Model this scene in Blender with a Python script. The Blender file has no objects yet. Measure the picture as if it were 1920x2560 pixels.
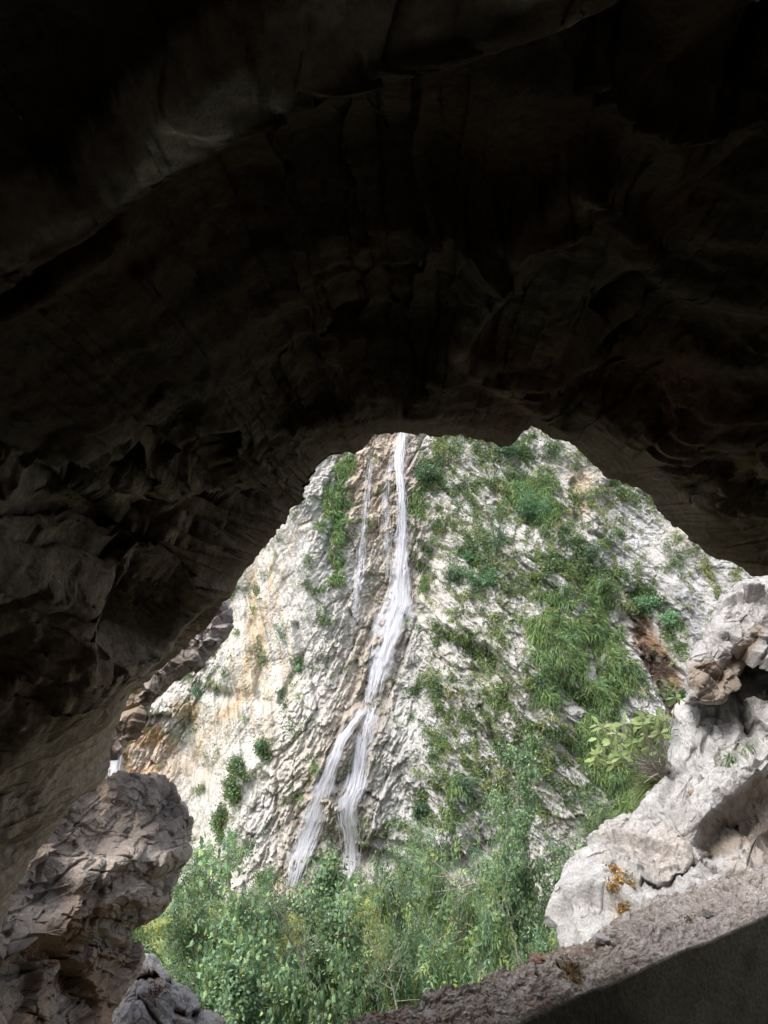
import bpy, math, random
import numpy as np
from mathutils import Vector

scene = bpy.context.scene
COL = scene.collection
F = 26.0 / 36.0 * 2560.0                    # focal length in pixels of the 1920x2560 photograph

# ---------------------------------------------------------------- camera
cam_d = bpy.data.cameras.new('camera')
cam = bpy.data.objects.new('camera', cam_d)
COL.objects.link(cam)
cam.location = (0, 0, 0)
cam.rotation_euler = (math.radians(90), 0, 0)
cam_d.sensor_fit = 'VERTICAL'
cam_d.sensor_height = 36
cam_d.sensor_width = 27
cam_d.lens = 26
cam_d.clip_start = 0.02
cam_d.clip_end = 2000
scene.camera = cam

# ---------------------------------------------------------------- world, sun, exposure
SUN_EL, SUN_AZ = math.radians(58), math.radians(232)      # azimuth clockwise from +Y
w = bpy.data.worlds.new('World')
scene.world = w
w.use_nodes = True
nt = w.node_tree
nt.nodes.clear()
sky = nt.nodes.new('ShaderNodeTexSky')
sky.sky_type = 'NISHITA'
sky.sun_disc = False
sky.sun_elevation = SUN_EL
sky.sun_rotation = SUN_AZ
sky.air_density = 1.0
sky.dust_density = 4.0
sky.ozone_density = 0.6
bg = nt.nodes.new('ShaderNodeBackground')
bg.inputs['Strength'].default_value = 0.15
wo = nt.nodes.new('ShaderNodeOutputWorld')
hs = nt.nodes.new('ShaderNodeHueSaturation'); hs.inputs['Saturation'].default_value = .55      # veiled, whitish sky
nt.links.new(sky.outputs[0], hs.inputs['Color']); nt.links.new(hs.outputs[0], bg.inputs['Color'])
nt.links.new(bg.outputs[0], wo.inputs['Surface'])
sd = bpy.data.lights.new('sun', 'SUN')
sd.energy = 1.25
sd.angle = math.radians(22)
sd.color = (1.0, 0.965, 0.92)
so = bpy.data.objects.new('sun', sd)
COL.objects.link(so)
to_sun = Vector((math.sin(SUN_AZ) * math.cos(SUN_EL), math.cos(SUN_AZ) * math.cos(SUN_EL), math.sin(SUN_EL)))
so.rotation_euler = to_sun.to_track_quat('Z', 'Y').to_euler()
so.location = (0, 0, 40)
scene.view_settings.view_transform = 'Standard'
scene.view_settings.look = 'None'
scene.view_settings.exposure = 1.36
scene.view_settings.gamma = 1.0
scene.view_settings.use_curve_mapping = False
scene.cycles.max_bounces = 10
scene.cycles.diffuse_bounces = 6
scene.cycles.transparent_max_bounces = 16

# ---------------------------------------------------------------- noise in numpy
f32 = np.float32
def H(ix, iy, iz, seed):
    with np.errstate(over='ignore'):
        h = (ix.astype(np.uint32) * np.uint32(374761393) + iy.astype(np.uint32) * np.uint32(668265263)
             + iz.astype(np.uint32) * np.uint32(2246822519) + np.uint32((seed * 3266489917 + 12345) & 0xffffffff))
        h ^= h >> np.uint32(13); h *= np.uint32(1274126177)
        h ^= h >> np.uint32(16); h *= np.uint32(2654435761); h ^= h >> np.uint32(15)
    return h
def hf(h, k=0):
    if k:
        with np.errstate(over='ignore'):
            h = h * np.uint32(747796405 + 2 * k * 9176) + np.uint32(k * 2891336453 & 0xffffffff)
            h ^= h >> np.uint32(14); h *= np.uint32(2246822519); h ^= h >> np.uint32(13)
    return (h >> np.uint32(8)).astype(f32) * f32(1 / 16777216)
def vn3(x, y, z, seed=0):
    fx, fy, fz = np.floor(x), np.floor(y), np.floor(z)
    ix, iy, iz = fx.astype(np.int64), fy.astype(np.int64), fz.astype(np.int64)
    x = (x - fx).astype(f32); y = (y - fy).astype(f32); z = (z - fz).astype(f32)
    x = x*x*x*(x*(x*6-15)+10); y = y*y*y*(y*(y*6-15)+10); z = z*z*z*(z*(z*6-15)+10)
    r = 0
    for a in (0, 1):
        for b in (0, 1):
            for c in (0, 1):
                wgt = (x if a else 1-x) * (y if b else 1-y) * (z if c else 1-z)
                r = r + wgt * hf(H(ix+a, iy+b, iz+c, seed))
    return r * 2 - 1
def vn2(x, y, seed=0):
    fx, fy = np.floor(x), np.floor(y)
    ix, iy = fx.astype(np.int64), fy.astype(np.int64)
    x = (x - fx).astype(f32); y = (y - fy).astype(f32)
    x = x*x*x*(x*(x*6-15)+10); y = y*y*y*(y*(y*6-15)+10)
    o = np.zeros(1, np.int64); r = 0
    for a in (0, 1):
        for b in (0, 1):
            r = r + (x if a else 1-x) * (y if b else 1-y) * hf(H(ix+a, iy+b, o, seed))
    return r * 2 - 1
def fbm2(x, y, oct=4, seed=0, gain=.5, ridged=False):
    r = 0; a = 1; t = 0
    for i in range(oct):
        n = vn2(x, y, seed + i * 17)
        if ridged: n = 1 - 2 * np.abs(n)
        r = r + a * n; t += a; a *= gain
        x, y = 1.62 * x - 1.23 * y + 7.1, 1.23 * x + 1.62 * y + 3.3
    return r / t
def fbm3(P, oct=4, seed=0, gain=.5, ridged=False):
    x, y, z = P[..., 0], P[..., 1], P[..., 2]
    r = 0; a = 1; t = 0
    for i in range(oct):
        n = vn3(x, y, z, seed + i * 17)
        if ridged: n = 1 - 2 * np.abs(n)
        r = r + a * n; t += a; a *= gain
        x, y, z = 1.62*x - 1.23*y + 7.1, 1.23*x + 1.62*y + .3*z + 3.3, 2.03*z - .3*x + 5.7
    return r / t
def facet2(x, y, seed, tilt=1.0):
    """broken block surface: each cell a tilted facet.  returns height (-1..1) and crack distance"""
    fx, fy = np.floor(x), np.floor(y)
    ix, iy = fx.astype(np.int64), fy.astype(np.int64)
    F1 = np.full(x.shape, 9, f32); F2 = F1.copy(); hh = np.zeros(x.shape, f32); o = np.zeros(1, np.int64)
    for a in (-1, 0, 1):
        for b in (-1, 0, 1):
            h = H(ix+a, iy+b, o, seed)
            dx = (fx + a + hf(h, 1) - x).astype(f32); dy = (fy + b + hf(h, 2) - y).astype(f32)
            d = dx*dx + dy*dy
            ht = (hf(h, 3) - .5) + tilt * (dx * (hf(h, 4) - .5) + dy * (hf(h, 5) - .5)) * 2
            c = d < F1
            F2 = np.where(c, F1, np.minimum(F2, d)); F1 = np.where(c, d, F1); hh = np.where(c, ht, hh)
    return hh, np.sqrt(F2) - np.sqrt(F1)
def facet3(P, seed, tilt=1.0):
    fl = np.floor(P); I = fl.astype(np.int64)
    N = P.shape[:-1]
    F1 = np.full(N, 9, f32); F2 = F1.copy(); hh = np.zeros(N, f32)
    for a in (-1, 0, 1):
        for b in (-1, 0, 1):
            for c in (-1, 0, 1):
                h = H(I[..., 0]+a, I[..., 1]+b, I[..., 2]+c, seed)
                dx = (fl[..., 0]+a+hf(h, 1)-P[..., 0]).astype(f32)
                dy = (fl[..., 1]+b+hf(h, 2)-P[..., 1]).astype(f32)
                dz = (fl[..., 2]+c+hf(h, 6)-P[..., 2]).astype(f32)
                d = dx*dx + dy*dy + dz*dz
                ht = (hf(h, 3)-.5) + tilt*(dx*(hf(h, 4)-.5)+dy*(hf(h, 5)-.5)+dz*(hf(h, 7)-.5))*2
                k = d < F1
                F2 = np.where(k, F1, np.minimum(F2, d)); F1 = np.where(k, d, F1); hh = np.where(k, ht, hh)
    return hh, np.sqrt(F2) - np.sqrt(F1)
def sst(a, b, x):
    t = np.clip((x - a) / (b - a), 0, 1)
    return t * t * (3 - 2 * t)
def pldist(u, v, pts):
    """distance to a polyline"""
    r = np.full(np.shape(u), 1e9, f32)
    for (x0, y0), (x1, y1) in zip(pts[:-1], pts[1:]):
        dx, dy = x1-x0, y1-y0
        t = np.clip(((u-x0)*dx + (v-y0)*dy) / (dx*dx + dy*dy), 0, 1)
        r = np.minimum(r, np.hypot(u-x0-t*dx, v-y0-t*dy))
    return r
def polysd(u, v, pts):
    """signed distance to a closed polygon, positive inside"""
    d = pldist(u, v, pts + [pts[0]])
    ins = np.zeros(np.shape(u), bool)
    for (x0, y0), (x1, y1) in zip(pts, pts[1:] + [pts[0]]):
        if y0 == y1: continue
        c = ((y0 > v) != (y1 > v)) & (u < (x1-x0)*(v-y0)/(y1-y0) + x0)
        ins ^= c
    return np.where(ins, d, -d)
def mixc(a, b, t):
    return a * (1 - t[..., None]) + np.asarray(b, f32) * t[..., None]
def ray(u, v, D):
    return np.stack([(u - 960) / F * D, D + 0 * u, (1280 - v) / F * D], -1)
def P3(u, v, D):
    return Vector(((u - 960) / F * D, D, (1280 - v) / F * D))

# ---------------------------------------------------------------- object helpers
def tag(o, label=None, cat=None, group=None, kind=None):
    if label: o['label'] = label
    if cat: o['category'] = cat
    if group: o['group'] = group
    if kind: o['kind'] = kind
    return o
def mesh_np(name, V, faces, mat, tint=None, smooth=True):
    """V (n,3), faces (m,4) or (m,3)"""
    me = bpy.data.meshes.new(name)
    V = np.ascontiguousarray(V, f32); faces = np.ascontiguousarray(faces, np.int32)
    m, k = faces.shape
    me.vertices.add(len(V)); me.vertices.foreach_set('co', V.ravel())
    me.loops.add(m * k); me.loops.foreach_set('vertex_index', faces.ravel())
    me.polygons.add(m); me.polygons.foreach_set('loop_start', np.arange(0, m * k, k, dtype=np.int32))
    if not smooth:
        me.polygons.foreach_set('use_smooth', np.zeros(m, bool))
    else:
        me.polygons.foreach_set('use_smooth', np.ones(m, bool))
    if tint is not None:
        at = me.color_attributes.new('tint', 'FLOAT_COLOR', 'POINT')
        c = np.ones((len(V), 4), f32); c[:, :3] = np.clip(tint, 0, 1)
        at.data.foreach_set('color', c.ravel())
    me.update(calc_edges=True); me.validate()
    me.materials.append(mat)
    return me
WL = {}                                     # world location of every object built so far
def link(name, me, parent=None):
    """the mesh is given in world coordinates; parented pieces are shifted back by their parent's place"""
    o = bpy.data.objects.new(name, me)
    COL.objects.link(o)
    WL[o.name] = Vector((0, 0, 0))
    if parent:
        o.parent = parent; o.location = -WL[parent.name]
    return o
def empty(name, loc=(0, 0, 0)):
    o = bpy.data.objects.new(name, None); COL.objects.link(o)
    o.empty_display_size = .2; o.location = loc; WL[o.name] = Vector(loc)
    return o
def grid_faces(nr, nc, wrap=False, flip=False):
    i = np.arange(nr - 1)[:, None]; j = np.arange(nc if wrap else nc - 1)[None, :]
    j2 = (j + 1) % nc
    q = np.stack([i*nc+j + 0*j2, i*nc+j2, (i+1)*nc+j2, (i+1)*nc+j + 0*j2], -1).reshape(-1, 4)
    return q[:, ::-1] if flip else q
def grid_normals(P, wrap=False):
    if wrap:
        dj = np.roll(P, -1, 1) - np.roll(P, 1, 1)
    else:
        dj = np.gradient(P, axis=1)
    di = np.gradient(P, axis=0)
    n = np.cross(di, dj)
    return n / (np.linalg.norm(n, axis=-1, keepdims=True) + 1e-9)
def strips(V, nseg, name, mat, tint, parent=None):
    """V (n, nseg+1, 2, 3) blades"""
    n = V.shape[0]; k = (nseg + 1) * 2
    base = (np.arange(n) * k)[:, None, None]
    s = np.arange(nseg)[None, :, None] * 2
    q = base + s + np.array([0, 1, 3, 2])[None, None, :]
    T = np.repeat(tint, k, axis=0)
    return link(name, mesh_np(name, V.reshape(-1, 3), q.reshape(-1, 4), mat, T), parent)
def rhombs(C, A, S, name, mat, tint, parent=None, fold=.25):
    """C base, A axis*len, S side*halfwidth; folded leaf of two triangles pairs"""
    Nn = np.cross(A, S); Nn /= (np.linalg.norm(Nn, axis=-1, keepdims=True) + 1e-9)
    up = Nn * np.linalg.norm(S, axis=-1, keepdims=True) * fold
    V = np.stack([C, C + A*.45 + S + up, C + A, C + A*.45 - S + up], 1)
    n = len(C)
    q = np.arange(n * 4).reshape(n, 4)
    tr = np.concatenate([q[:, [0, 1, 2]], q[:, [0, 2, 3]]])
    return link(name, mesh_np(name, V.reshape(-1, 3), tr, mat, np.repeat(tint, 4, 0), smooth=False), parent)
class Tubes:
    def __init__(s): s.v = []; s.f = []
    def add(s, pts, rad, n=6):
        pts = [Vector(p) for p in pts]; b = len(s.v)
        for i, p in enumerate(pts):
            d = (pts[min(i+1, len(pts)-1)] - pts[max(i-1, 0)]).normalized()
            a = d.cross(Vector((.3, .9, .2))).normalized(); c = d.cross(a)
            for k in range(n):
                t = 2*math.pi*k/n
                s.v.append(tuple(p + (a*math.cos(t) + c*math.sin(t)) * rad[i]))
        for i in range(len(pts)-1):
            for k in range(n):
                k2 = (k+1) % n
                s.f.append((b+i*n+k, b+i*n+k2, b+(i+1)*n+k2, b+(i+1)*n+k))
    def build(s, name, mat, parent=None):
        return link(name, mesh_np(name, np.array(s.v), np.array(s.f), mat), parent)

# ---------------------------------------------------------------- materials
def mat_rock(name, s=1.0, bump=.5, rough=.85, fine=.35, spec=.3, veins=0.0):
    """tint attribute = colour of the stone; fine mineral mottling and relief from procedural noise; s = size of grain in metres"""
    m = bpy.data.materials.new(name); m.use_nodes = True
    n, l = m.node_tree.nodes, m.node_tree.links
    b = n['Principled BSDF']
    b.inputs['Roughness'].default_value = rough
    b.inputs['Specular IOR Level'].default_value = spec
    at = n.new('ShaderNodeAttribute'); at.attribute_name = 'tint'
    tc = n.new('ShaderNodeTexCoord')
    n1 = n.new('ShaderNodeTexNoise'); n1.inputs['Scale'].default_value = 1.0 / s; n1.inputs['Detail'].default_value = 8; n1.inputs['Roughness'].default_value = .7
    n2 = n.new('ShaderNodeTexNoise'); n2.inputs['Scale'].default_value = .13 / s; n2.inputs['Detail'].default_value = 6; n2.inputs['Roughness'].default_value = .6
    vo = n.new('ShaderNodeTexVoronoi'); vo.feature = 'F1'; vo.inputs['Scale'].default_value = .45 / s
    wv = n.new('ShaderNodeMixRGB'); wv.blend_type = 'ADD'; wv.inputs[0].default_value = .8 * s
    l.new(tc.outputs['Object'], wv.inputs[1]); l.new(n1.outputs['Color'], wv.inputs[2])
    for q in (n1, n2): l.new(tc.outputs['Object'], q.inputs['Vector'])
    l.new(wv.outputs[0], vo.inputs['Vector'])
    r1 = n.new('ShaderNodeMapRange'); r1.inputs['From Min'].default_value = .3; r1.inputs['From Max'].default_value = .7
    r1.inputs['To Min'].default_value = 1 - fine; r1.inputs['To Max'].default_value = 1 + fine * .8
    l.new(n1.outputs['Fac'], r1.inputs['Value'])
    r2 = n.new('ShaderNodeMapRange'); r2.inputs['From Min'].default_value = .3; r2.inputs['From Max'].default_value = .7
    r2.inputs['To Min'].default_value = .78; r2.inputs['To Max'].default_value = 1.18
    l.new(n2.outputs['Fac'], r2.inputs['Value'])
    mu = n.new('ShaderNodeMath'); mu.operation = 'MULTIPLY'
    l.new(r1.outputs[0], mu.inputs[0]); l.new(r2.outputs[0], mu.inputs[1])
    sc = n.new('ShaderNodeVectorMath'); sc.operation = 'SCALE'
    l.new(at.outputs['Color'], sc.inputs[0]); l.new(mu.outputs[0], sc.inputs['Scale'])
    l.new(sc.outputs[0], b.inputs['Base Color'])
    ad = n.new('ShaderNodeMath'); ad.operation = 'ADD'
    l.new(n1.outputs['Fac'], ad.inputs[0])
    ms = n.new('ShaderNodeMath'); ms.operation = 'MULTIPLY'; ms.inputs[1].default_value = .6
    l.new(vo.outputs['Distance'], ms.inputs[0]); l.new(ms.outputs[0], ad.inputs[1])
    bu = n.new('ShaderNodeBump'); bu.inputs['Strength'].default_value = bump; bu.inputs['Distance'].default_value = s * 1.2
    l.new(ad.outputs[0], bu.inputs['Height']); l.new(bu.outputs[0], b.inputs['Normal'])
    return m
def mat_leaf(name, trans=.35, rough=.45, var=.25):
    m = bpy.data.materials.new(name); m.use_nodes = True
    n, l = m.node_tree.nodes, m.node_tree.links
    b = n['Principled BSDF']; out = n['Material Output']
    b.inputs['Roughness'].default_value = rough
    b.inputs['Specular IOR Level'].default_value = .5
    at = n.new('ShaderNodeAttribute'); at.attribute_name = 'tint'
    oi = n.new('ShaderNodeObjectInfo')
    tc = n.new('ShaderNodeTexCoord')
    nz = n.new('ShaderNodeTexNoise'); nz.inputs['Scale'].default_value = 1.3
    l.new(tc.outputs['Object'], nz.inputs['Vector'])
    hsv = n.new('ShaderNodeHueSaturation')
    mr = n.new('ShaderNodeMapRange'); mr.inputs['To Min'].default_value = 1 - var; mr.inputs['To Max'].default_value = 1 + var
    l.new(oi.outputs['Random'], mr.inputs['Value'])
    m2 = n.new('ShaderNodeMapRange'); m2.inputs['From Min'].default_value = .3; m2.inputs['From Max'].default_value = .7; m2.inputs['To Min'].default_value = .8; m2.inputs['To Max'].default_value = 1.25
    l.new(nz.outputs['Fac'], m2.inputs['Value'])
    mm = n.new('ShaderNodeMath'); mm.operation = 'MULTIPLY'
    l.new(mr.outputs[0], mm.inputs[0]); l.new(m2.outputs[0], mm.inputs[1])
    l.new(mm.outputs[0], hsv.inputs['Value']); l.new(at.outputs['Color'], hsv.inputs['Color'])
    l.new(hsv.outputs[0], b.inputs['Base Color'])
    tr = n.new('ShaderNodeBsdfTranslucent')
    l.new(hsv.outputs[0], tr.inputs['Color'])
    mx = n.new('ShaderNodeMixShader'); mx.inputs[0].default_value = trans
    l.new(b.outputs[0], mx.inputs[1]); l.new(tr.outputs[0], mx.inputs[2]); l.new(mx.outputs[0], out.inputs['Surface'])
    return m
def mat_flat(name, c, rough=.8, scale=8., var=.35, c2=None):
    m = bpy.data.materials.new(name); m.use_nodes = True
    n, l = m.node_tree.nodes, m.node_tree.links
    b = n['Principled BSDF']; b.inputs['Roughness'].default_value = rough
    tc = n.new('ShaderNodeTexCoord')
    nz = n.new('ShaderNodeTexNoise'); nz.inputs['Scale'].default_value = scale; nz.inputs['Detail'].default_value = 6
    l.new(tc.outputs['Object'], nz.inputs['Vector'])
    cr = n.new('ShaderNodeValToRGB')
    c2 = c2 or tuple(x * (1 + var) for x in c)
    cr.color_ramp.elements[0].position = .35; cr.color_ramp.elements[1].position = .65
    cr.color_ramp.elements[0].color = (*[x * (1 - var) for x in c], 1); cr.color_ramp.elements[1].color = (*c2, 1)
    l.new(nz.outputs['Fac'], cr.inputs[0]); l.new(cr.outputs[0], b.inputs['Base Color'])
    bu = n.new('ShaderNodeBump'); bu.inputs['Strength'].default_value = .4; bu.inputs['Distance'].default_value = .01
    l.new(nz.outputs['Fac'], bu.inputs['Height']); l.new(bu.outputs[0], b.inputs['Normal'])
    return m
def mat_water(name, across=5., along=14., cut=.30, gain=2.6, soft=2.4, amax=.95):
    """tint: red = body of the water, green = place across the stream, blue = place along it; ragged edges and streaks from noise"""
    m = bpy.data.materials.new(name); m.use_nodes = True
    n, l = m.node_tree.nodes, m.node_tree.links
    b = n['Principled BSDF']; b.inputs['Roughness'].default_value = .4
    b.inputs['Base Color'].default_value = (.57, .58, .64, 1)
    at = n.new('ShaderNodeAttribute'); at.attribute_name = 'tint'
    sp = n.new('ShaderNodeSeparateColor'); l.new(at.outputs['Color'], sp.inputs[0])
    cx_ = n.new('ShaderNodeCombineXYZ')
    def mth(op, x, y, z=None):
        q = n.new('ShaderNodeMath'); q.operation = op
        for i, t in enumerate((x, y, z)):
            if t is None: continue
            if isinstance(t, (int, float)): q.inputs[i].default_value = t
            else: l.new(t, q.inputs[i])
        return q.outputs[0]
    l.new(mth('MULTIPLY', sp.outputs[1], across), cx_.inputs[0]); l.new(mth('MULTIPLY', sp.outputs[2], along), cx_.inputs[1])
    nz = n.new('ShaderNodeTexNoise'); nz.inputs['Scale'].default_value = 1.; nz.inputs['Detail'].default_value = 5; nz.inputs['Roughness'].default_value = .62
    l.new(cx_.outputs[0], nz.inputs['Vector'])
    a = mth('MULTIPLY_ADD', sp.outputs[0], soft, -cut)
    a = mth('MULTIPLY_ADD', mth('SUBTRACT', nz.outputs['Fac'], .56), gain * 2, a)
    q = n.new('ShaderNodeClamp'); l.new(a, q.inputs[0]); q.inputs[2].default_value = amax
    l.new(mth('MULTIPLY', q.outputs[0], mth('GREATER_THAN', sp.outputs[0], .02)), b.inputs['Alpha'])
    bu = n.new('ShaderNodeBump'); bu.inputs['Strength'].default_value = .5; bu.inputs['Distance'].default_value = .08
    l.new(nz.outputs['Fac'], bu.inputs['Height']); l.new(bu.outputs[0], b.inputs['Normal'])
    return m

M_CLIFF = mat_rock('cliff_limestone', s=.06, bump=.6, fine=.34)
M_CAVE = mat_rock('cave_rock', s=.02, bump=.7, fine=.45, spec=.15)
M_BOULDER = mat_rock('weathered_limestone', s=.016, bump=.65, fine=.32)
M_SLAB = mat_rock('gritty_conglomerate', s=.013, bump=.8, fine=.4)
M_LEAF = mat_leaf('foliage', trans=.4, rough=.38)
M_GRASS = mat_leaf('grass_blades', trans=.25, rough=.5, var=.05)
M_BARK = mat_flat('bark', (.19, .165, .14), scale=20)
M_TWIG = mat_flat('pale_twig', (.27, .24, .20), scale=40)
M_MEADOW = mat_flat('meadow_grass', (.13, .17, .045), scale=1.3, c2=(.26, .27, .08))
M_WSHEET = mat_water('falling_water_sheet', 4., 26., .36, 1.0, 1.25, .66)
M_WSTR = mat_water('falling_water_strands', 1., 30., .0, 1.2, .9, .48)

# ================================================================ CLIFF
def base_depth(X, Z):
    Y = 40 + .42 * Z
    Y = Y + .9 * np.exp(-((X - .9 - .12 * (Z + 5)) / 2.3) ** 2)                       # gully of the waterfall
    Y = Y - 2.6 * np.exp(-((X - 7.5) / 4.5) ** 2 - ((Z + 6) / 7) ** 2)                 # bulge right of it
    Y = Y - 1.1 * np.exp(-((X + 4.5 + .35 * (Z + 4)) / 2.6) ** 2)                      # cream slab rib
    Y = Y + 2.8 * sst(-8, -11.5, X + .25 * (Z + 8))                                    # recess at far left
    Y = Y - .30 * np.maximum(X - 12, 0)
    Y = Y + .9 * fbm2(X * .16, Z * .16, 3, 5) + .5 * fbm2(X * .4, Z * .4, 3, 8)
    return Y
def axis(lo, a, b, hi, step, grow=1.12):
    mid = list(np.arange(a, b, step)); L = []; R = []
    s, x = step, a
    while x > lo: s *= grow; x -= s; L.append(x)
    s, x = step, b
    while x < hi: s *= grow; x += s; R.append(x)
    return np.array(L[::-1] + mid + R)
gx = axis(-60, -17.5, 23.5, 70, .04)
gz = axis(-24, -18.5, 6.8, 26, .04)
X, Z = np.meshgrid(gx, gz)
Yb = base_depth(X, Z)
U = 960 + F * X / Yb; V = 1280 - F * Z / Yb
# undercuts and ledges traced as real recesses
def band(u, v, pts, wd): return np.exp(-(pldist(u, v, pts) / wd) ** 2)
wob = 14 * fbm2(X * .7, Z * .7, 3, 31); wob2 = 14 * fbm2(X * .7, Z * .7, 3, 32)
Uw, Vw = U + wob, V + wob2
# strata frames: layers lean left of the fall one way and right of it the other
def frame(ang):
    c, s = math.cos(ang), math.sin(ang)
    return X * c + Z * s, -X * s + Z * c        # along, across
wx = .35 * fbm2(X * .5, Z * .5, 3, 71); wz = .35 * fbm2(X * .5 + 9, Z * .5, 3, 72)
def blocks(ang, seed, asp=2.3):
    a, b = frame(ang); a = a + wx; b = b + wz
    h = 0; crk = 1
    for sc, amp, sd in ((2.3, .42, 1), (.95, .20, 2), (.42, .15, 3), (.20, .11, 4), (.11, .05, 5)):
        f, e = facet2(a / (sc * asp ** .5), b / (sc / asp ** .5), seed + sd, 1.2)
        h = h + amp * f * (.4 + .6 * sst(0, .16, e)) * (.85 if sc > .8 else 1.) - amp * .34 * np.exp(-(e / .06) ** 2)
        if sc > .3: crk = np.minimum(crk, sst(.0, .09, e))
    # bedding planes
    t = b / .55 + .25 * fbm2(a * .35, b * 1.2, 2, seed + 9)
    k = np.floor(t); o = np.zeros(1, np.int64)
    lay = hf(H(k.astype(np.int64), np.floor(a / 7).astype(np.int64), o, seed + 11)) - .5
    fr = t - k
    h = h + .30 * lay + .10 * (fr - .5) * 2
    return h, crk
hL, cL = blocks(math.radians(63), 100, 1.8)
hR, cR = blocks(math.radians(-52), 200, 2.8)
wR = sst(-60, 90, Uw * 1.0 - 1045 + .08 * (V - 1500))
rough = hL * (1 - wR) + hR * wR
crk = cL * (1 - wR) + cR * wR
# smooth flow-polished slabs on the left
SL = [(700, 1230), (775, 1320), (810, 1480), (780, 1650), (705, 1800), (655, 1950), (560, 2150), (470, 2330), (300, 2420), (380, 2150), (450, 1900), (500, 1750), (560, 1600), (540, 1400), (640, 1250)]
smo = sst(-35, 35, polysd(Uw, Vw, SL))
SL2 = [(1400, 1170), (1500, 1200), (1660, 1330), (1740, 1420), (1700, 1480), (1560, 1420), (1480, 1300)]
smo2 = sst(-20, 30, polysd(Uw, Vw, SL2)) * .55
flow_u = X + .42 * Z + .6 * np.sin(Z * .35)
str_ = fbm2(flow_u * 2.4, Z * .22, 4, 300, .6, ridged=True) * .13 + fbm2(flow_u * 8, Z * .35, 4, 301, .65, ridged=True) * .06
sm_h = .14 * rough + 1.5 * str_ + .02 * fbm2(X * 6, Z * 6, 2, 303)
a_, b_ = frame(math.radians(-52))
BED = np.maximum(sst(-25, 25, polysd(Uw, Vw, [(1320, 1040), (1420, 1080), (1510, 1150), (1500, 1260), (1400, 1230), (1340, 1120)])), sst(-25, 25, polysd(Uw, Vw, [(1640, 1280), (1800, 1360), (1950, 1440), (1850, 1560), (1790, 1620), (1640, 1420)])))
tb_ = (b_ + .12 * fbm2(a_ * .8, b_ * .8, 3, 350)) / .24
rough = rough * (1 - .6 * BED) + BED * (.16 * (tb_ - np.floor(tb_)) + .10 * hf(H(np.floor(tb_).astype(np.int64), np.floor(a_ / .6 + .5 * np.floor(tb_)).astype(np.int64), np.zeros(1, np.int64), 351)))
disp = rough * (1 - smo) * (1 - .55 * smo2) + sm_h * smo
disp = disp + .10 * fbm2(X * 1.6, Z * 1.6, 4, 310, .6) * (1 - .6 * smo) + .05 * fbm2(X * 7, Z * 7, 3, 311, .6, ridged=True) * (1 - .6 * smo)
# traced hollows (metres into the rock)
holl = 0
for pts, wd, dep in (
    ([(1130, 1600), (1190, 1640), (1215, 1690)], 22, .9), ([(1180, 1620), (1240, 1660), (1260, 1760)], 16, .6),
    ([(880, 2150), (960, 2165), (1050, 2190), (1150, 2170), (1250, 2120)], 26, 1.1),
    ([(930, 2110), (1000, 2120)], 16, .6), ([(1200, 1770), (1260, 1880), (1300, 1960)], 9, .6),
    ([(1070, 1380), (1065, 1450)], 13, .7), ([(1440, 1220), (1455, 1290), (1440, 1320)], 12, .6),
    ([(1260, 1870), (1290, 1990)], 10, .5), ([(1330, 1830), (1395, 1850), (1430, 1880)], 9, .5),
    ([(620, 1480), (640, 1600), (655, 1750)], 16, .45), ([(340, 1790), (430, 1800)], 9, .6), ([(430, 1690), (520, 1730), (560, 1740)], 16, .5),
    ([(740, 1560), (760, 1640), (700, 1760)], 8, .35), ([(850, 1250), (820, 1400)], 7, .3),
    ([(1590, 1500), (1650, 1680), (1720, 1850)], 26, .7), ([(1500, 1420), (1700, 1660), (1800, 1800)], 7, .45),
    ([(1340, 1120), (1410, 1240), (1500, 1360)], 8, .4), ([(1060, 1480), (1140, 1560), (1180, 1600)], 10, .4),
    ([(880, 1840), (900, 1900), (850, 1960)], 16, .4), ([(870, 1750), (900, 1640), (930, 1560)], 8, .25),
):
    holl = holl + dep * band(Uw, Vw, pts, wd)
bul = 0
for pts, wd, dep in (
    ([(380, 1770), (440, 1770)], 24, .9), ([(1060, 1500), (1150, 1590)], 15, .7), ([(1490, 1180), (1400, 1110)], 45, .9),
    ([(1500, 1450), (1780, 1760)], 14, .7), ([(1340, 1560), (1500, 1760), (1560, 1900)], 30, .5), ([(600, 1950), (640, 1900)], 25, .35),
    ([(1230, 1720), (1270, 1820)], 26, .6), ([(980, 1800), (1100, 1950), (1120, 2060)], 60, .9),
):
    bul = bul + dep * band(Uw, Vw, pts, wd)
Yc = Yb - disp + holl - bul
CP = np.stack([X, Yc, Z], -1).astype(f32)
CN = grid_normals(CP); CN = np.where(CN[..., 1:2] > 0, -CN, CN)

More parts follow.
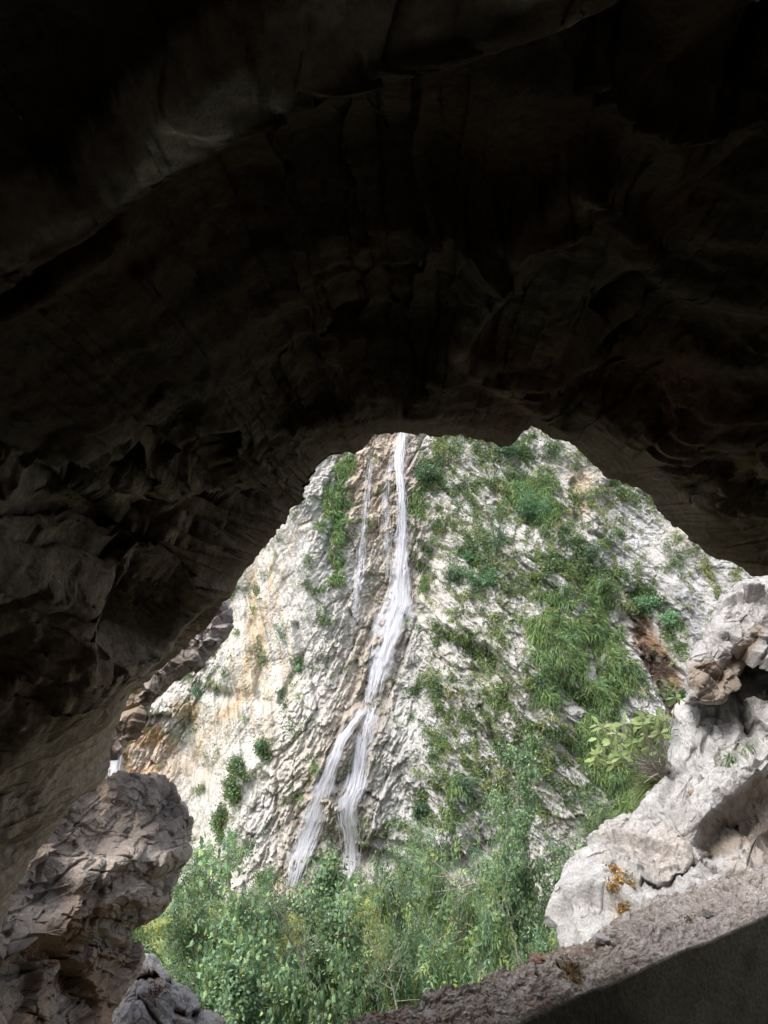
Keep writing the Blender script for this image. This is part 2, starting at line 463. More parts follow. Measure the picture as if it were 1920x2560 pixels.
# --- where greenery grows: (u, v, ru, rv, rotation deg, density, kind)  kinds: g hanging grass, l leafy, y short yellow-green grass
VEG = [
 (862,1180,26,50,20,1.1,'g'),(835,1250,36,60,15,1.2,'g'),(845,1340,28,60,0,1.0,'g'),(846,1430,18,70,0,.9,'g'),(812,1300,22,40,20,.8,'g'),
 (775,1440,16,30,0,.9,'l'),(795,1470,14,20,30,.8,'l'),(765,1400,10,18,0,.7,'l'),(745,1655,12,30,-10,.8,'l'),(712,1750,12,34,-15,.9,'l'),(728,1710,9,22,0,.7,'l'),
 (655,1860,18,34,-20,1.1,'l'),(600,1925,22,32,-35,1.1,'l'),(582,1975,20,36,0,1.1,'l'),(562,2050,15,45,0,1.0,'l'),(575,1490,8,22,0,.8,'l'),(645,1475,6,10,0,.8,'l'),
 (520,1720,30,12,20,.5,'l'),(410,2240,40,20,-40,1.2,'y'),(470,2240,34,16,-10,1.1,'y'),(1000,1700,26,60,-20,.25,'l'),(800,1640,12,36,10,.4,'l'),
 (1075,1180,44,60,10,.8,'l'),(1045,1270,24,70,8,.8,'g'),(1110,1110,34,26,0,.7,'y'),(1075,1360,30,60,15,.55,'g'),(1060,1500,12,60,0,.7,'g'),
 (1180,1200,80,110,0,.42,'y'),(1120,1320,56,90,0,.55,'y'),(1240,1120,40,36,0,.8,'l'),(1300,1120,36,36,20,.9,'l'),(1330,1150,24,24,0,.7,'l'),
 (1320,1230,60,42,10,1.3,'g'),(1360,1270,50,30,20,1.1,'g'),(1230,1260,60,60,0,.5,'l'),(1200,1340,60,50,0,.7,'l'),(1270,1380,60,50,0,.45,'l'),(1190,1430,60,40,-20,.75,'l'),
 (1350,1310,60,26,20,.8,'l'),(1420,1350,90,30,15,.7,'l'),(1400,1410,90,26,10,.8,'l'),(1460,1400,30,40,0,.9,'l'),(1280,1480,60,22,20,.45,'l'),(1500,1450,60,30,30,.9,'l'),
 (1400,1500,60,40,0,.9,'g'),(1480,1500,50,50,0,1.1,'g'),(1350,1570,50,40,0,.9,'g'),(1420,1590,70,50,0,1.1,'g'),(1510,1590,44,60,10,1.2,'g'),
 (1360,1650,50,50,0,1.1,'g'),(1440,1660,60,50,0,.9,'g'),(1530,1680,36,60,10,1.2,'g'),(1570,1690,22,50,10,1.0,'g'),(1370,1730,50,40,0,.9,'g'),(1500,1750,60,50,-10,1.3,'g'),(1470,1810,44,34,-20,1.1,'g'),
 (1500,1850,50,40,0,1.1,'g'),(1540,1920,50,60,0,1.1,'g'),(1560,2010,50,60,0,1.1,'g'),(1480,1900,36,50,0,.8,'g'),(1440,1870,20,34,0,.7,'g'),(1500,2050,30,50,0,.9,'g'),(1590,1870,26,50,0,.9,'g'),
 (1130,1540,24,30,-40,1.2,'y'),(1165,1590,16,40,-20,1.0,'g'),(1240,1690,18,40,-30,.9,'g'),(1275,1730,14,40,-20,.8,'g'),(1330,1860,16,46,-20,1.2,'g'),(1350,1900,26,40,0,.8,'g'),
 (1080,1640,30,40,0,.45,'y'),(1050,1710,30,30,0,.5,'l'),(1100,1760,50,30,20,.6,'l'),(1170,1750,30,24,0,.5,'l'),(1180,1800,34,24,0,.7,'l'),(1110,1850,14,30,0,.7,'g'),(1150,1950,34,34,0,.9,'g'),(1060,1990,24,50,0,.6,'l'),(1100,2020,16,40,0,.7,'g'),(1040,2110,14,40,0,.8,'l'),(1190,1900,20,26,0,.6,'l'),(1080,1890,14,22,0,.6,'l'),(1150,1700,40,16,0,.5,'l'),
 (1580,1450,40,24,30,1.0,'l'),(1625,1500,40,34,20,1.2,'l'),(1650,1540,20,22,0,.9,'l'),(1700,1560,18,50,-30,.9,'g'),(1680,1590,34,50,-30,.9,'l'),(1680,1740,30,40,0,1.0,'l'),(1700,1640,14,30,-30,.7,'g'),
 (1760,1390,36,20,50,.8,'y'),(1770,1440,52,15,52,1.0,'y'),(1800,1480,60,13,50,1.0,'y'),(1740,1350,24,16,50,.9,'l'),(1740,1420,40,12,50,.6,'y'),(1850,1450,40,16,50,.9,'y'),(1770,1530,30,20,50,.6,'y'),(1740,1600,14,30,0,.6,'g'),
 (1440,1170,26,16,0,.6,'l'),(1490,1220,22,22,0,.5,'y'),(1500,1280,20,36,0,.6,'y'),(1570,1280,26,20,0,.35,'y'),(1600,1380,30,22,0,.3,'y'),(1470,1250,12,30,0,.5,'y'),
]
def vegden(kinds):
    d = np.zeros(U.shape, f32)
    for (a, b, ru, rv, rot, den, k) in VEG:
        if k not in kinds: continue
        # only the rows and columns near this patch
        c, s = math.cos(math.radians(rot)), math.sin(math.radians(rot))
        du, dv = Uw - a, Vw - b
        m = (np.abs(du) < 3 * max(ru, rv)) & (np.abs(dv) < 3 * max(ru, rv))
        du, dv = du[m], dv[m]
        x, y = du * c + dv * s, -du * s + dv * c
        d[m] = np.maximum(d[m], den * np.exp(-.9 * ((x / ru) ** 2 + (y / rv) ** 2) ** 1.6))
    return d
VD = {k: vegden(k) for k in 'gly'}
clump = fbm2(X * 1.3, Z * 1.3, 4, 410, .65)
soil = sst(.35, .9, (VD['g'] + VD['l'] + .6 * VD['y']) + .6 * clump)
# --- colour of the stone
T = np.zeros(U.shape + (3,), f32); T[:] = (.40, .395, .385)
n1 = fbm2(X * .35, Z * .35, 4, 500); n2 = fbm2(X * 1.1, Z * 1.1, 4, 501)
T = mixc(T, (.47, .455, .43), sst(980, 760, Uw) * .8)
T = mixc(T, (.40, .40, .41), sst(1380, 1560, Uw) * .7)
T = mixc(T, (.45, .40, .34), sst(-.1, .5, n1) * .3)
T = mixc(T, (.34, .33, .32), sst(0, .5, n2) * .35)
T = mixc(T, (.44, .34, .25), sst(40, -10, np.abs(Uw - 925) - 40) * sst(1420, 1300, Vw) * .75)
T = mixc(T, (.44, .37, .29), np.exp(-((Uw - 965 + .35 * np.maximum(V - 1500, 0)) / 60) ** 2) * .6)
T = mixc(T, (.53, .515, .485), smo * .6)
st = fbm2(flow_u * 1.7, Z * .12, 4, 520, .6)
T = mixc(T, (.48, .36, .22), smo * sst(.12, .42, st) * .4 * sst(2000, 1850, V))
for pts, wd, a in (([(640, 1370), (635, 1500), (630, 1600), (605, 1700), (600, 1740), (560, 1790)], 13, .95), ([(690, 1400), (655, 1560), (640, 1660), (620, 1740)], 9, .75),
                   ([(760, 1290), (720, 1400), (670, 1560)], 7, .5), ([(560, 1760), (500, 1860), (470, 1930)], 16, .6), ([(600, 1740), (540, 1900), (480, 1980)], 10, .4)):
    T = mixc(T, (.44, .30, .15), band(Uw, Vw, pts, wd) * a * .65 * sst(-.5, .3, st + .3))
LO = [(250, 1820), (330, 1800), (420, 1820), (470, 1900), (440, 1960), (260, 1960)]
T = mixc(T, (.42, .27, .16), sst(-15, 20, polysd(Uw, Vw, LO)) * (.45 + .4 * sst(-.2, .3, n2)))
T = mixc(T, (.25, .17, .07), band(Uw, Vw, [(450, 1760), (490, 1770), (480, 1800)], 16) * .8)
SEEP = [(1560, 1500), (1590, 1490), (1630, 1550), (1670, 1640), (1715, 1730), (1735, 1790), (1695, 1800), (1635, 1700), (1585, 1610)]
sp_ = sst(-14, 12, polysd(Uw, Vw, SEEP))
T = mixc(T, (.17, .085, .035), sp_ * .9)
T = mixc(T, (.045, .025, .02), sp_ * sst(.0, .25, fbm2(X * 1.6 - Z * .5, Z * .8, 3, 530) + .8 * band(Uw, Vw, [(1585, 1500), (1620, 1620), (1650, 1700), (1690, 1790)], 22) - .15))
T = mixc(T, (.36, .27, .18), band(Uw, Vw, [(1450, 1200), (1455, 1260)], 26) * .8)
T = mixc(T, (.33, .28, .20), band(Uw, Vw, [(1700, 1330), (1720, 1350)], 30) * .6)
T = mixc(T, (.21, .22, .25), band(Uw, Vw, [(1700, 1480), (1745, 1560)], 26) * .55)
T = mixc(T, (.17, .17, .09), soil * .55)
T = mixc(T, (.20, .18, .13), sst(.45, .95, (1 - crk)) * .45)              # dirt caught in the joints
wet = sst(75, 25, pldist(Uw, Vw, [(1003, 1040), (1001, 1220), (1002, 1420), (972, 1571), (925, 1750), (890, 1949), (874, 2195)])); wet = np.maximum(wet, sst(50, 15, pldist(Uw, Vw, [(925, 1750), (851, 1850), (808, 1960), (764, 2093), (725, 2215)])))
T = mixc(T, (.27, .225, .18), wet * .55)
lk = sst(.15, .5, fbm2(X * 3, Z * 3, 3, 560)) * (1 - smo)
T = mixc(T, (.24, .235, .225), lk * .35)
cliff_me = mesh_np('cliff', CP.reshape(-1, 3), grid_faces(*X.shape), M_CLIFF, T.reshape(-1, 3))
cliff = tag(link('cliff', cliff_me), 'pale limestone cliff with cream slabs, tilted layers and green growth', kind='structure')

# look up a cliff point from a photo position
def cliff_ij(u, v, it=6):
    u = np.atleast_1d(np.asarray(u, float)); v = np.atleast_1d(np.asarray(v, float))
    Y = np.full(u.shape, 38.0)
    for _ in range(it):
        x = (u - 960) / F * Y; z = (1280 - v) / F * Y
        j = np.clip(np.searchsorted(gx, x), 1, len(gx) - 2); i = np.clip(np.searchsorted(gz, z), 1, len(gz) - 2)
        Y = .5 * Y + .5 * Yc[i, j]
    return i, j
def cliff_pt(u, v, out=0.):
    i, j = cliff_ij(u, v)
    return Vector(CP[i[0], j[0]]) + Vector((0, -out, 0))

# ================================================================ PLANTS ON THE CLIFF
rs = np.random.RandomState(7)
vis = (U > 230) & (U < 1940) & (V > 1020) & (V < 2330)
def unit(a): return a / (np.linalg.norm(a, axis=-1, keepdims=True) + 1e-9)
BGV = sst(1030, 1090, Uw) * sst(1780, 1600, Uw) * sst(2150, 1950, Vw + .1 * Uw - 150) * (1 - .75 * smo2)
SPD = polysd(Uw, Vw, [(1550, 1540), (1600, 1530), (1660, 1570), (1700, 1650), (1740, 1720), (1745, 1790), (1690, 1800), (1610, 1680)])
def sample(kind, n, sharp=.5):
    bg_ = BGV * {'g': .08, 'l': .34, 'y': .45}[kind]
    p = np.where(vis, (1 - .92 * sst(-10, 10, SPD)) * np.clip(np.maximum(VD[kind], bg_) + sharp * clump - .42 + .75 * fbm2(X * 2.6, Z * 2.6, 3, 600 + ord(kind), .6), 0, 1.0), 0).ravel() ** 1.2
    p = p / p.sum()
    idx = rs.choice(p.size, n, p=p)
    return CP.reshape(-1, 3)[idx] + (rs.rand(n, 3) - .5) * .06, CN.reshape(-1, 3)[idx]
def blades(C, N, per, L, Wd, droop, cols, name, label, up=.35):
    n = len(C) * per
    C = np.repeat(C, per, 0) + (rs.rand(n, 3) - .5) * .22; N = np.repeat(N, per, 0)
    tl = np.repeat(rs.uniform(.6, 1.2, len(C) // per), per)
    d0 = unit(N + np.array([0, 0, up]) + rs.randn(n, 3) * .45)
    ln = L * tl * rs.uniform(.6, 1.15, n)
    sd_ = unit(np.cross(d0, rs.randn(n, 3)))
    ns = 4; Vv = np.zeros((n, ns + 1, 2, 3)); p = C.copy(); d = d0.copy()
    for s in range(ns + 1):
        wd = Wd * (1 - (s / ns) ** 1.5 * .9)
        Vv[:, s, 0] = p - sd_ * wd; Vv[:, s, 1] = p + sd_ * wd
        p = p + d * (ln / ns)[:, None]
        d = unit(d + np.array([0, 0, -droop]))
    ct = np.array(cols)[rs.randint(0, len(cols), n // per)]
    t = np.repeat(ct, per, 0) * rs.uniform(.75, 1.25, (n, 1))
    o = strips(Vv, ns, name, M_GRASS, t)
    return tag(o, label, kind='stuff')
C, N = sample('g', 4600)
blades(C, N, 12, .50, .019, .55, [(.16, .25, .09), (.12, .20, .08), (.20, .28, .09), (.12, .22, .11), (.17, .25, .08)], 'hanging_grass', 'long green grass hanging in tufts down the cliff')
C, N = sample('y', 6500)
blades(C, N, 10, .26, .016, .3, [(.24, .29, .09), (.18, .25, .08), (.30, .29, .12), (.14, .22, .08)], 'cliff_turf', 'short yellowish green turf growing between the pale stones')
def leafmass(C, N, per, rad, L, Wd, cols, name, label, M=M_LEAF):
    n = len(C) * per
    ct = np.repeat(np.array(cols)[rs.randint(0, len(cols), len(C))], per, 0) * rs.uniform(.7, 1.3, (n, 1))
    C = np.repeat(C, per, 0); N = np.repeat(N, per, 0)
    q = rs.randn(n, 3) * rad
    C = C + q + N * np.abs(rs.randn(n, 1)) * rad * .9
    ax = unit(rs.randn(n, 3) + N * .6 + np.array([0, 0, -.5]))
    s = unit(np.cross(ax, rs.randn(n, 3)))
    o = rhombs(C, ax * (L * rs.uniform(.6, 1.3, (n, 1))), s * (Wd * rs.uniform(.7, 1.2, (n, 1))), name, M, ct)
    return tag(o, label, kind='stuff')
C, N = sample('l', 10500)
leafmass(C, N, 12, .11, .11, .036, [(.14, .22, .09), (.17, .25, .09), (.11, .18, .10), (.21, .29, .09), (.13, .22, .13)], 'leafy_ground_cover', 'small leafy plants and ferns rooted in cracks across the cliff')

# ================================================================ WATERFALLS
def path_pts(pts, step=6):
    out = []
    for (a, b), (c, d) in zip(pts[:-1], pts[1:]):
        n = max(2, int(math.hypot(c-a, d-b) / step))
        for k in range(n): out.append((a + (c-a)*k/n, b + (d-b)*k/n))
    out.append(pts[-1]); return np.array(out)
def smooth1(a, k):
    ker = np.ones(k) / k
    return np.convolve(np.pad(a, k//2, mode='edge'), ker, 'valid')[:len(a)]
def stream(nm, pts, wds, parent, n_str, seed, out=.22, dens=1.0):
    """a sheet and many thin strands of water following the rock"""
    r = np.random.RandomState(seed)
    pp = path_pts(pts); tt = np.linspace(0, 1, len(pp))
    kw = np.interp(tt, np.linspace(0, 1, len(wds)), wds)
    i, j = cliff_ij(pp[:, 0], pp[:, 1])
    c = CP[i, j].astype(float)
    for q in range(3): c[:, q] = smooth1(c[:, q], 7 if q != 1 else 21)
    c[:, 1] -= out
    halfm = kw / 2 / F * 38
    nc = 15; vv = []; al = []; hn = 1 + .30 * vn2(tt * 14, tt * 0, seed) + .2 * vn2(tt * 45, tt * 0, seed + 1); leng = abs(c[0, 2] - c[-1, 2]) / 20
    for q in range(nc):
        s = q / (nc - 1) * 2 - 1
        P = c.copy(); P[:, 0] += s * halfm * hn * 1.15; P[:, 1] += .10 * s * s + .06 * np.sin(q * 2.1 + np.arange(len(c)) * .35)
        vv.append(P); al.append(np.full(len(c), (1 - abs(s) ** 1.6)) * np.minimum(1, np.minimum(tt, 1 - tt) * 9 + .12))
    G = np.stack(vv, 1); A = np.stack(al, 1) * dens
    me = mesh_np(nm, G.reshape(-1, 3), grid_faces(*G.shape[:2]), M_WSHEET, np.stack([A, np.broadcast_to(np.linspace(0, 1, nc)[None], A.shape) , np.broadcast_to(tt[:, None] * leng, A.shape)], -1).reshape(-1, 3))
    so_ = link(nm, me, parent)
    parent = so_
    # strands
    m = n_str; ns = 9
    t0 = r.rand(m); L = r.uniform(.03, .10, m) * (24. / max(8, abs(c[0, 2] - c[-1, 2])))
    off = np.clip(r.randn(m) * .36, -.85, .85)
    Vv = np.zeros((m, ns + 1, 2, 3)); ph = r.rand(m) * 6; wd0 = r.uniform(.006, .022, m); pz = r.rand(m)
    for s in range(ns + 1):
        ts = np.clip(t0 + L * s / ns, 0, 1)
        P = np.stack([np.interp(ts, tt, c[:, q]) for q in range(3)], -1)
        hw = np.interp(ts, tt, halfm)
        P[:, 0] += off * hw + .03 * np.sin(ph + s * .9); P[:, 1] -= .02 + .12 * pz + .05 * (1 - off ** 2)
        wd = wd0 * math.sin(math.pi * (s + .35) / (ns + .7))
        Vv[:, s, 0] = P + np.stack([-wd, 0*wd, 0*wd], -1); Vv[:, s, 1] = P + np.stack([wd, 0*wd, 0*wd], -1)
    sp = strips(Vv, ns, 'water_strands', M_WSTR, np.stack([r.uniform(.25, .95, m) * dens, r.rand(m), r.rand(m)], -1), parent)
    return so_
wf = empty('waterfall', cliff_pt(874, 2185))

stream('stream', [(1005,1040),(1003,1085),(995,1141),(1001,1220),(1004,1293),(1003,1360),(1000,1420),(997,1495),(972,1571),(950,1647),(928,1740),(922,1760)],
       [40, 38, 33, 33, 36, 42, 60, 80, 90, 78, 62, 54], wf, 320, 1, .34)['label'] = 'tall single upper stream'
stream('stream', [(930,1740),(920,1790),(905,1850),(890,1949),(868,2000),(864,2030),(878,2090),(880,2140),(874,2195)], [44, 52, 56, 64, 66, 64, 56, 52, 40], wf, 240, 2, .30)['label'] = 'right branch below the fork'
stream('stream', [(925,1740),(905,1780),(878,1810),(851,1850),(825,1920),(808,1960),(790,2020),(764,2093),(745,2150),(725,2215)], [32, 32, 34, 40, 50, 60, 64, 60, 54, 46], wf, 240, 3, .30, 1.)['label'] = 'left branch below the fork'
tag(wf, 'tall white waterfall down the middle of the cliff, forking in two above the trees', 'waterfall')
w2 = empty('waterfall', cliff_pt(893, 1440))
stream('stream', [(930,1120),(921,1207),(915,1260),(908,1318),(900,1370),(894,1450),(884,1560)], [24, 30, 34, 40, 36, 30, 20], w2, 90, 4, .22, .62)
tag(w2, 'thin faint trickle of water running down left of the main waterfall', 'waterfall')
w3 = empty('waterfall', cliff_pt(966, 1450))
stream('stream', [(985,1120),(970,1192),(964,1268),(962,1350),(968,1450)], [24, 40, 44, 46, 30], w3, 70, 5, .22, .60)
tag(w3, 'faint veil of water close beside the upper main waterfall, between it and the trickle', 'waterfall')
w4 = empty('waterfall', cliff_pt(295, 1930))
stream('stream', [(302,1780),(298,1850),(292,1900),(286,1990)], [24, 26, 40, 50], w4, 330, 6, .2, 1.)
tag(w4, 'small white waterfall at the far left, behind the edge of the cave wall', 'waterfall')
w5 = empty('waterfall', cliff_pt(470, 2180))
stream('stream', [(505,2110),(480,2150),(465,2190),(450,2240)], [20, 34, 34, 20], w5, 160, 7, .1, .7)
tag(w5, 'short pale slide of water low on the smooth slab beside the left outcrop', 'waterfall')

# ================================================================ VALLEY FLOOR
def ground_z(x, y):
    z = -17.5 + 5.5 * sst(20, 7, y) + 6.5 * sst(9, 3.2, y)
    return z + .5 * np.sin(x * .23 + 1) * np.cos(y * .19) + .02 * np.maximum(y - 60, 0)
ax_ = axis(-300, -16, 20, 300, .35, 1.15); ay_ = axis(1.5, 3, 42, 500, .35, 1.15)
GX, GY = np.meshgrid(ax_, ay_)
GZ = ground_z(GX, GY) + .12 * fbm2(GX * 1.1, GY * 1.1, 3, 40)
tag(link('valley_floor', mesh_np('valley_floor', np.stack([GX, GY, GZ], -1).reshape(-1, 3), grid_faces(*GX.shape), M_MEADOW)), kind='structure')
# meadow grass
n = 16000
gp = np.stack([rs.uniform(-14, 6, n), rs.uniform(12, 32, n), np.zeros(n)], -1); gp[:, 2] = ground_z(gp[:, 0], gp[:, 1]) - .03
blades(gp, np.tile([0, 0, 1.], (n, 1)), 5, .45, .016, .18, [(.22, .24, .07), (.16, .21, .06), (.28, .27, .10)], 'meadow_grass', 'yellow green meadow grass on the valley floor')

# ================================================================ TREES
def make_tree(seed, h, spread, kind, nleaf=1.0, lean=(0, 0), low=.22, trunks=1):
    """returns (tubes mesh, leaf mesh); kinds: ash (compound drooping), round (broad leaves), fine (narrow wispy)"""
    R = random.Random(seed); rr = np.random.RandomState(seed)
    tb = Tubes(); A = []; D = []
    for tk in range(trunks):
        ang0 = R.uniform(0, 6.28); sl = (0 if trunks == 1 else .22)
        pts = []; p = Vector((R.uniform(-.2, .2) * (trunks > 1), R.uniform(-.2, .2) * (trunks > 1), -.3)); ns = 10
        d = Vector((lean[0] + sl * math.cos(ang0), lean[1] + sl * math.sin(ang0), 1)).normalized()
        hh = h * (1 if tk == 0 else R.uniform(.7, .95))
        for i in range(ns + 1):
            pts.append(p.copy()); d = (d + Vector((R.gauss(0, .09), R.gauss(0, .09), .04))).normalized(); p = p + d * (hh + .3) / ns
        r0 = (.011 * hh + .02) * (.45 if low > .7 else 1)
        tb.add(pts, [r0 * (1 - .88 * i / ns) for i in range(ns + 1)], 7)
        nb = int(15 * max(1, hh / 6) / (1 if trunks == 1 else 1.5))
        for b in range(nb):
            t = low + (1 - low) * (b + R.random()) / nb; t = min(t, .985)
            k = t * ns; i = int(k); q = pts[i].lerp(pts[min(i+1, ns)], k - i)
            az = b * 2.4 + R.uniform(-.5, .5); el = math.radians(R.uniform(15, 50) + 25 * t)
            ln = spread * (1.0 - .62 * ((t - low) / (1 - low)) ** 1.4) * R.uniform(.6, 1.15)
            if kind == 'fine': el += .35
            d1 = Vector((math.cos(az) * math.cos(el), math.sin(az) * math.cos(el), math.sin(el)))
            bp = [q.copy()]; m = 6
            for s in range(m):
                d1 = (d1 + Vector((R.gauss(0, .13), R.gauss(0, .13), R.gauss(.0, .1) - (.05 if kind == 'ash' else -.02)))).normalized(); bp.append(bp[-1] + d1 * ln / m)
            br = r0 * (1 - .85 * t) * .45 + .004
            tb.add(bp, [br * (1 - .8 * s / m) for s in range(m + 1)], 5)
            for c in range(int(5 + 3 * R.random())):
                tt = R.uniform(.22, 1); k = tt * m; i = min(int(k), m - 1); q2 = bp[i].lerp(bp[i+1], k - i)
                d2 = (d1 + Vector((R.gauss(0, .75), R.gauss(0, .75), R.gauss(.1, .5)))).normalized()
                l2 = ln * R.uniform(.22, .5); sp = [q2.copy()]
                for s in range(4):
                    d2 = (d2 + Vector((R.gauss(0, .2), R.gauss(0, .2), R.gauss(-.04, .15)))).normalized(); sp.append(sp[-1] + d2 * l2 / 4)
                tb.add(sp, [.010 * (1 - .7 * s / 4) * (br / .02 + .5) ** .5 for s in range(5)], 4)
                for s in range(1, 5):
                    for e in range(3):
                        d3 = (d2 + Vector((R.gauss(0, .8), R.gauss(0, .8), R.gauss(0, .5)))).normalized()
                        q3 = sp[s-1].lerp(sp[s], R.random()); l3 = R.uniform(.1, .35) * (.5 + spread * .25)
                        nn = 3 if kind != 'fine' else 4
                        for w_ in range(nn):
                            A.append(q3 + d3 * l3 * (w_ + .5) / nn); D.append(d3)
    A = np.array([tuple(a) for a in A]); D = np.array([tuple(a) for a in D])
    if nleaf != 1.0:
        m = int(len(A) * nleaf); idx = rr.choice(len(A), m, replace=nleaf > 1); A = A[idx] + (0 if nleaf < 1 else rr.randn(m, 3) * .04); D = D[idx]
    n = len(A)
    if kind == 'ash':
        rd = unit(D * .6 + rr.randn(n, 3) * .6 + np.array([0, 0, -.55])); ln = rr.uniform(.16, .30, n)
        sd = unit(np.cross(rd, rr.randn(n, 3) * .6 + np.array([0, 0, 1.])))
        C = []; AX = []; S = []; K = []
        for k in range(7):
            t = [.25, .25, .5, .5, .78, .78, 1.0][k]; side = (1 if k % 2 else -1) if k < 6 else 0
            ax = unit(rd * .75 + sd * side * .9 + rr.randn(n, 3) * .12 + np.array([0, 0, -.12]))
            C.append(A + rd * (ln * t)[:, None]); AX.append(ax * (.074 * rr.uniform(.8, 1.2, (n, 1)))); nn_ = unit(np.cross(ax, np.cross(rd, sd)))
            S.append(nn_ * .0155); K.append(np.arange(n))
        C, AX, S, K = map(np.concatenate, (C, AX, S, K))
        cols = np.array([(.085, .155, .068), (.105, .19, .075), (.068, .13, .06), (.08, .155, .09), (.15, .22, .07)])
    elif kind == 'round':
        K = np.repeat(np.arange(n), 2); m = len(K)
        AX = unit(D[K] * .4 + rr.randn(m, 3) * .7 + np.array([0, 0, -.35])) * (.078 * rr.uniform(.7, 1.25, (m, 1)))
        S = unit(np.cross(AX, rr.randn(m, 3) * .5 + np.array([0, 0, 1.]))); S = unit(np.cross(AX, np.cross(S, AX)) ) * .031
        C = A[K] + rr.randn(m, 3) * .04
        cols = np.array([(.085, .16, .08), (.10, .185, .095), (.07, .135, .065), (.13, .21, .075)])
    else:
        K = np.repeat(np.arange(n), 2); m = len(K)
        AX = unit(D[K] * 1.1 + rr.randn(m, 3) * .5) * (.085 * rr.uniform(.7, 1.25, (m, 1)))
        S = unit(np.cross(AX, rr.randn(m, 3))) * .013; C = A[K] + rr.randn(m, 3) * .03
        cols = np.array([(.095, .175, .08), (.115, .195, .095), (.08, .15, .075), (.13, .21, .09)])
    big = rr.randint(0, len(cols), n)[K]
    t = cols[big] * rr.uniform(.7, 1.35, (len(K), 1)) * np.array([1.8, 1.55, 1.75])
    au = rr.rand(len(K)) < .0012; t[au] = (.42, .27, .05)
    return tb, (C, AX, S, t)
def tree_thing(nm, spec):
    tb, lf = make_tree(*spec)
    e = empty(nm)
    tr = tb.build('trunk', M_BARK if spec[3] != 'fine' else M_TWIG, e)
    cr = rhombs(*lf[:3], 'crown', M_LEAF, lf[3], e)
    return e, tr, cr
PROTO = {
    'ashA': ('ash_tree', (11, 7.5, 2.6, 'ash', .75)), 'ashB': ('ash_tree', (12, 6.0, 2.2, 'ash', .8, (.12, 0), .15, 2)),
    'rndA': ('hazel_tree', (13, 6.5, 2.0, 'round', 1.0, (0, 0), .3)), 'rndB': ('bush', (14, 3.2, 1.7, 'round', .75, (0, 0), .05, 3)),
    'finA': ('willow_tree', (15, 6.0, 2.4, 'fine', 1.1, (-.15, 0), .15, 2)), 'sap': ('sapling', (16, 7.6, .95, 'round', .38, (.03, 0), .80)),
    'ashC': ('bush', (17, 3.0, 1.8, 'ash', .8, (0, 0), .05, 3)), 'slim': ('slender_tree', (18, 6.8, 1.35, 'ash', .8, (.03, 0), .3, 2)),
}
BUILT = {}
GRP = 'trees and bushes in the valley below the cave'
def place(key, u, vtop, Yd, rz, sx, sz, label, cat):
    """stand a tree so that its top reaches the row vtop at distance Yd"""
    if key not in BUILT:
        BUILT[key] = tree_thing(*PROTO[key]); e, tr, cr = BUILT[key]; first = True
    else:
        e0, tr0, cr0 = BUILT[key]
        e = e0.copy(); COL.objects.link(e)
        for c0 in (tr0, cr0):
            c = c0.copy(); COL.objects.link(c); c.parent = e
    x = (u - 960) / F * Yd; g = float(ground_z(np.array(x), np.array(Yd))); top = (1280 - vtop) / F * Yd
    h = PROTO[key][1][1]
    hgt = sz * h
    e.location = (x, Yd, max(g, top - hgt * 1.0) if top - hgt < g else top - hgt)
    # bushes and trees on the slope: the trunk base follows the slope under the cave where the ground is higher
    zz = g; s_ = max(.35, (top - g) / h)
    e.location = (x, Yd, zz); e.scale = (sx, sx, s_)
    e.rotation_euler = (0, 0, rz)
    tag(e, label, cat, GRP)
    return e
T_ = place
T_('ashA', 570, 2130, 17.5, .3, 1.05, 1, 'dark leafy ash against the foot of the cream slab, left of the water branches', 'tree')
T_('ashB', 505, 2200, 15.5, 1.3, 1.0, 1, 'ash tree at left, its top against the pale slab beside the brown outcrop', 'tree')
T_('ashC', 375, 2300, 14.5, 2.1, 1.3, 1, 'light green bush tucked against the right edge of the brown rock outcrop', 'bush')
T_('slim', 660, 2280, 18.5, .2, .9, 1, 'slender tree with forked dark trunk below the left water branch', 'tree')
T_('sap', 925, 2190, 13.8, 1.0, 1.0, 1, 'thin sapling with round leaves only at its top in front of the right water branch', 'sapling')
T_('ashA', 1000, 2165, 19.0, 2.5, 1.05, 1, 'large bright ash tree in the centre below the waterfall foot', 'tree')
T_('ashB', 1085, 2130, 21.0, .6, 1.0, 1, 'full green ash right of centre with dark gaps in its crown', 'tree')
T_('finA', 1205, 2115, 20.0, .5, 1.15, 1, 'wispy fine leaved tree with bare pale curved branches showing', 'tree')
T_('rndA', 1385, 1905, 22.0, .9, 1.15, 1, 'tall airy tree reaching up the cliff left of the white boulder', 'tree')
T_('ashA', 1460, 2010, 23.5, 1.9, .9, 1, 'darker tree behind the edge of the white boulder', 'tree')
T_('rndB', 1330, 2190, 18.0, 2.9, 1.1, 1, 'bright round leaved bush close to the boulder foot', 'bush')
T_('ashC', 1230, 2250, 15.5, 1.1, 1.2, 1, 'dense bush above the gritty ledge beside the boulder', 'bush')
T_('rndA', 900, 2230, 17.0, 1.8, .9, 1, 'medium tree right of the sapling trunk', 'tree')
T_('ashB', 770, 2330, 14.5, 2.2, .9, 1, 'leafy tree left of the sapling trunk, low in the gap between the saplings', 'tree')
T_('ashA', 660, 2300, 13.0, 4.1, .75, 1, 'near ash tree low in front of the dark leafy ash', 'tree')
T_('rndB', 560, 2385, 12.0, .7, 1.1, 1, 'near bush above the small grey rock at lower left', 'bush')
T_('slim', 470, 2290, 13.5, 1.6, 1.0, 1, 'slim two stemmed tree behind the small grey rock at lower left', 'tree')
T_('ashC', 1060, 2330, 13.0, 3.2, 1.2, 1, 'drooping bush directly above the left end of the gritty ledge', 'bush')
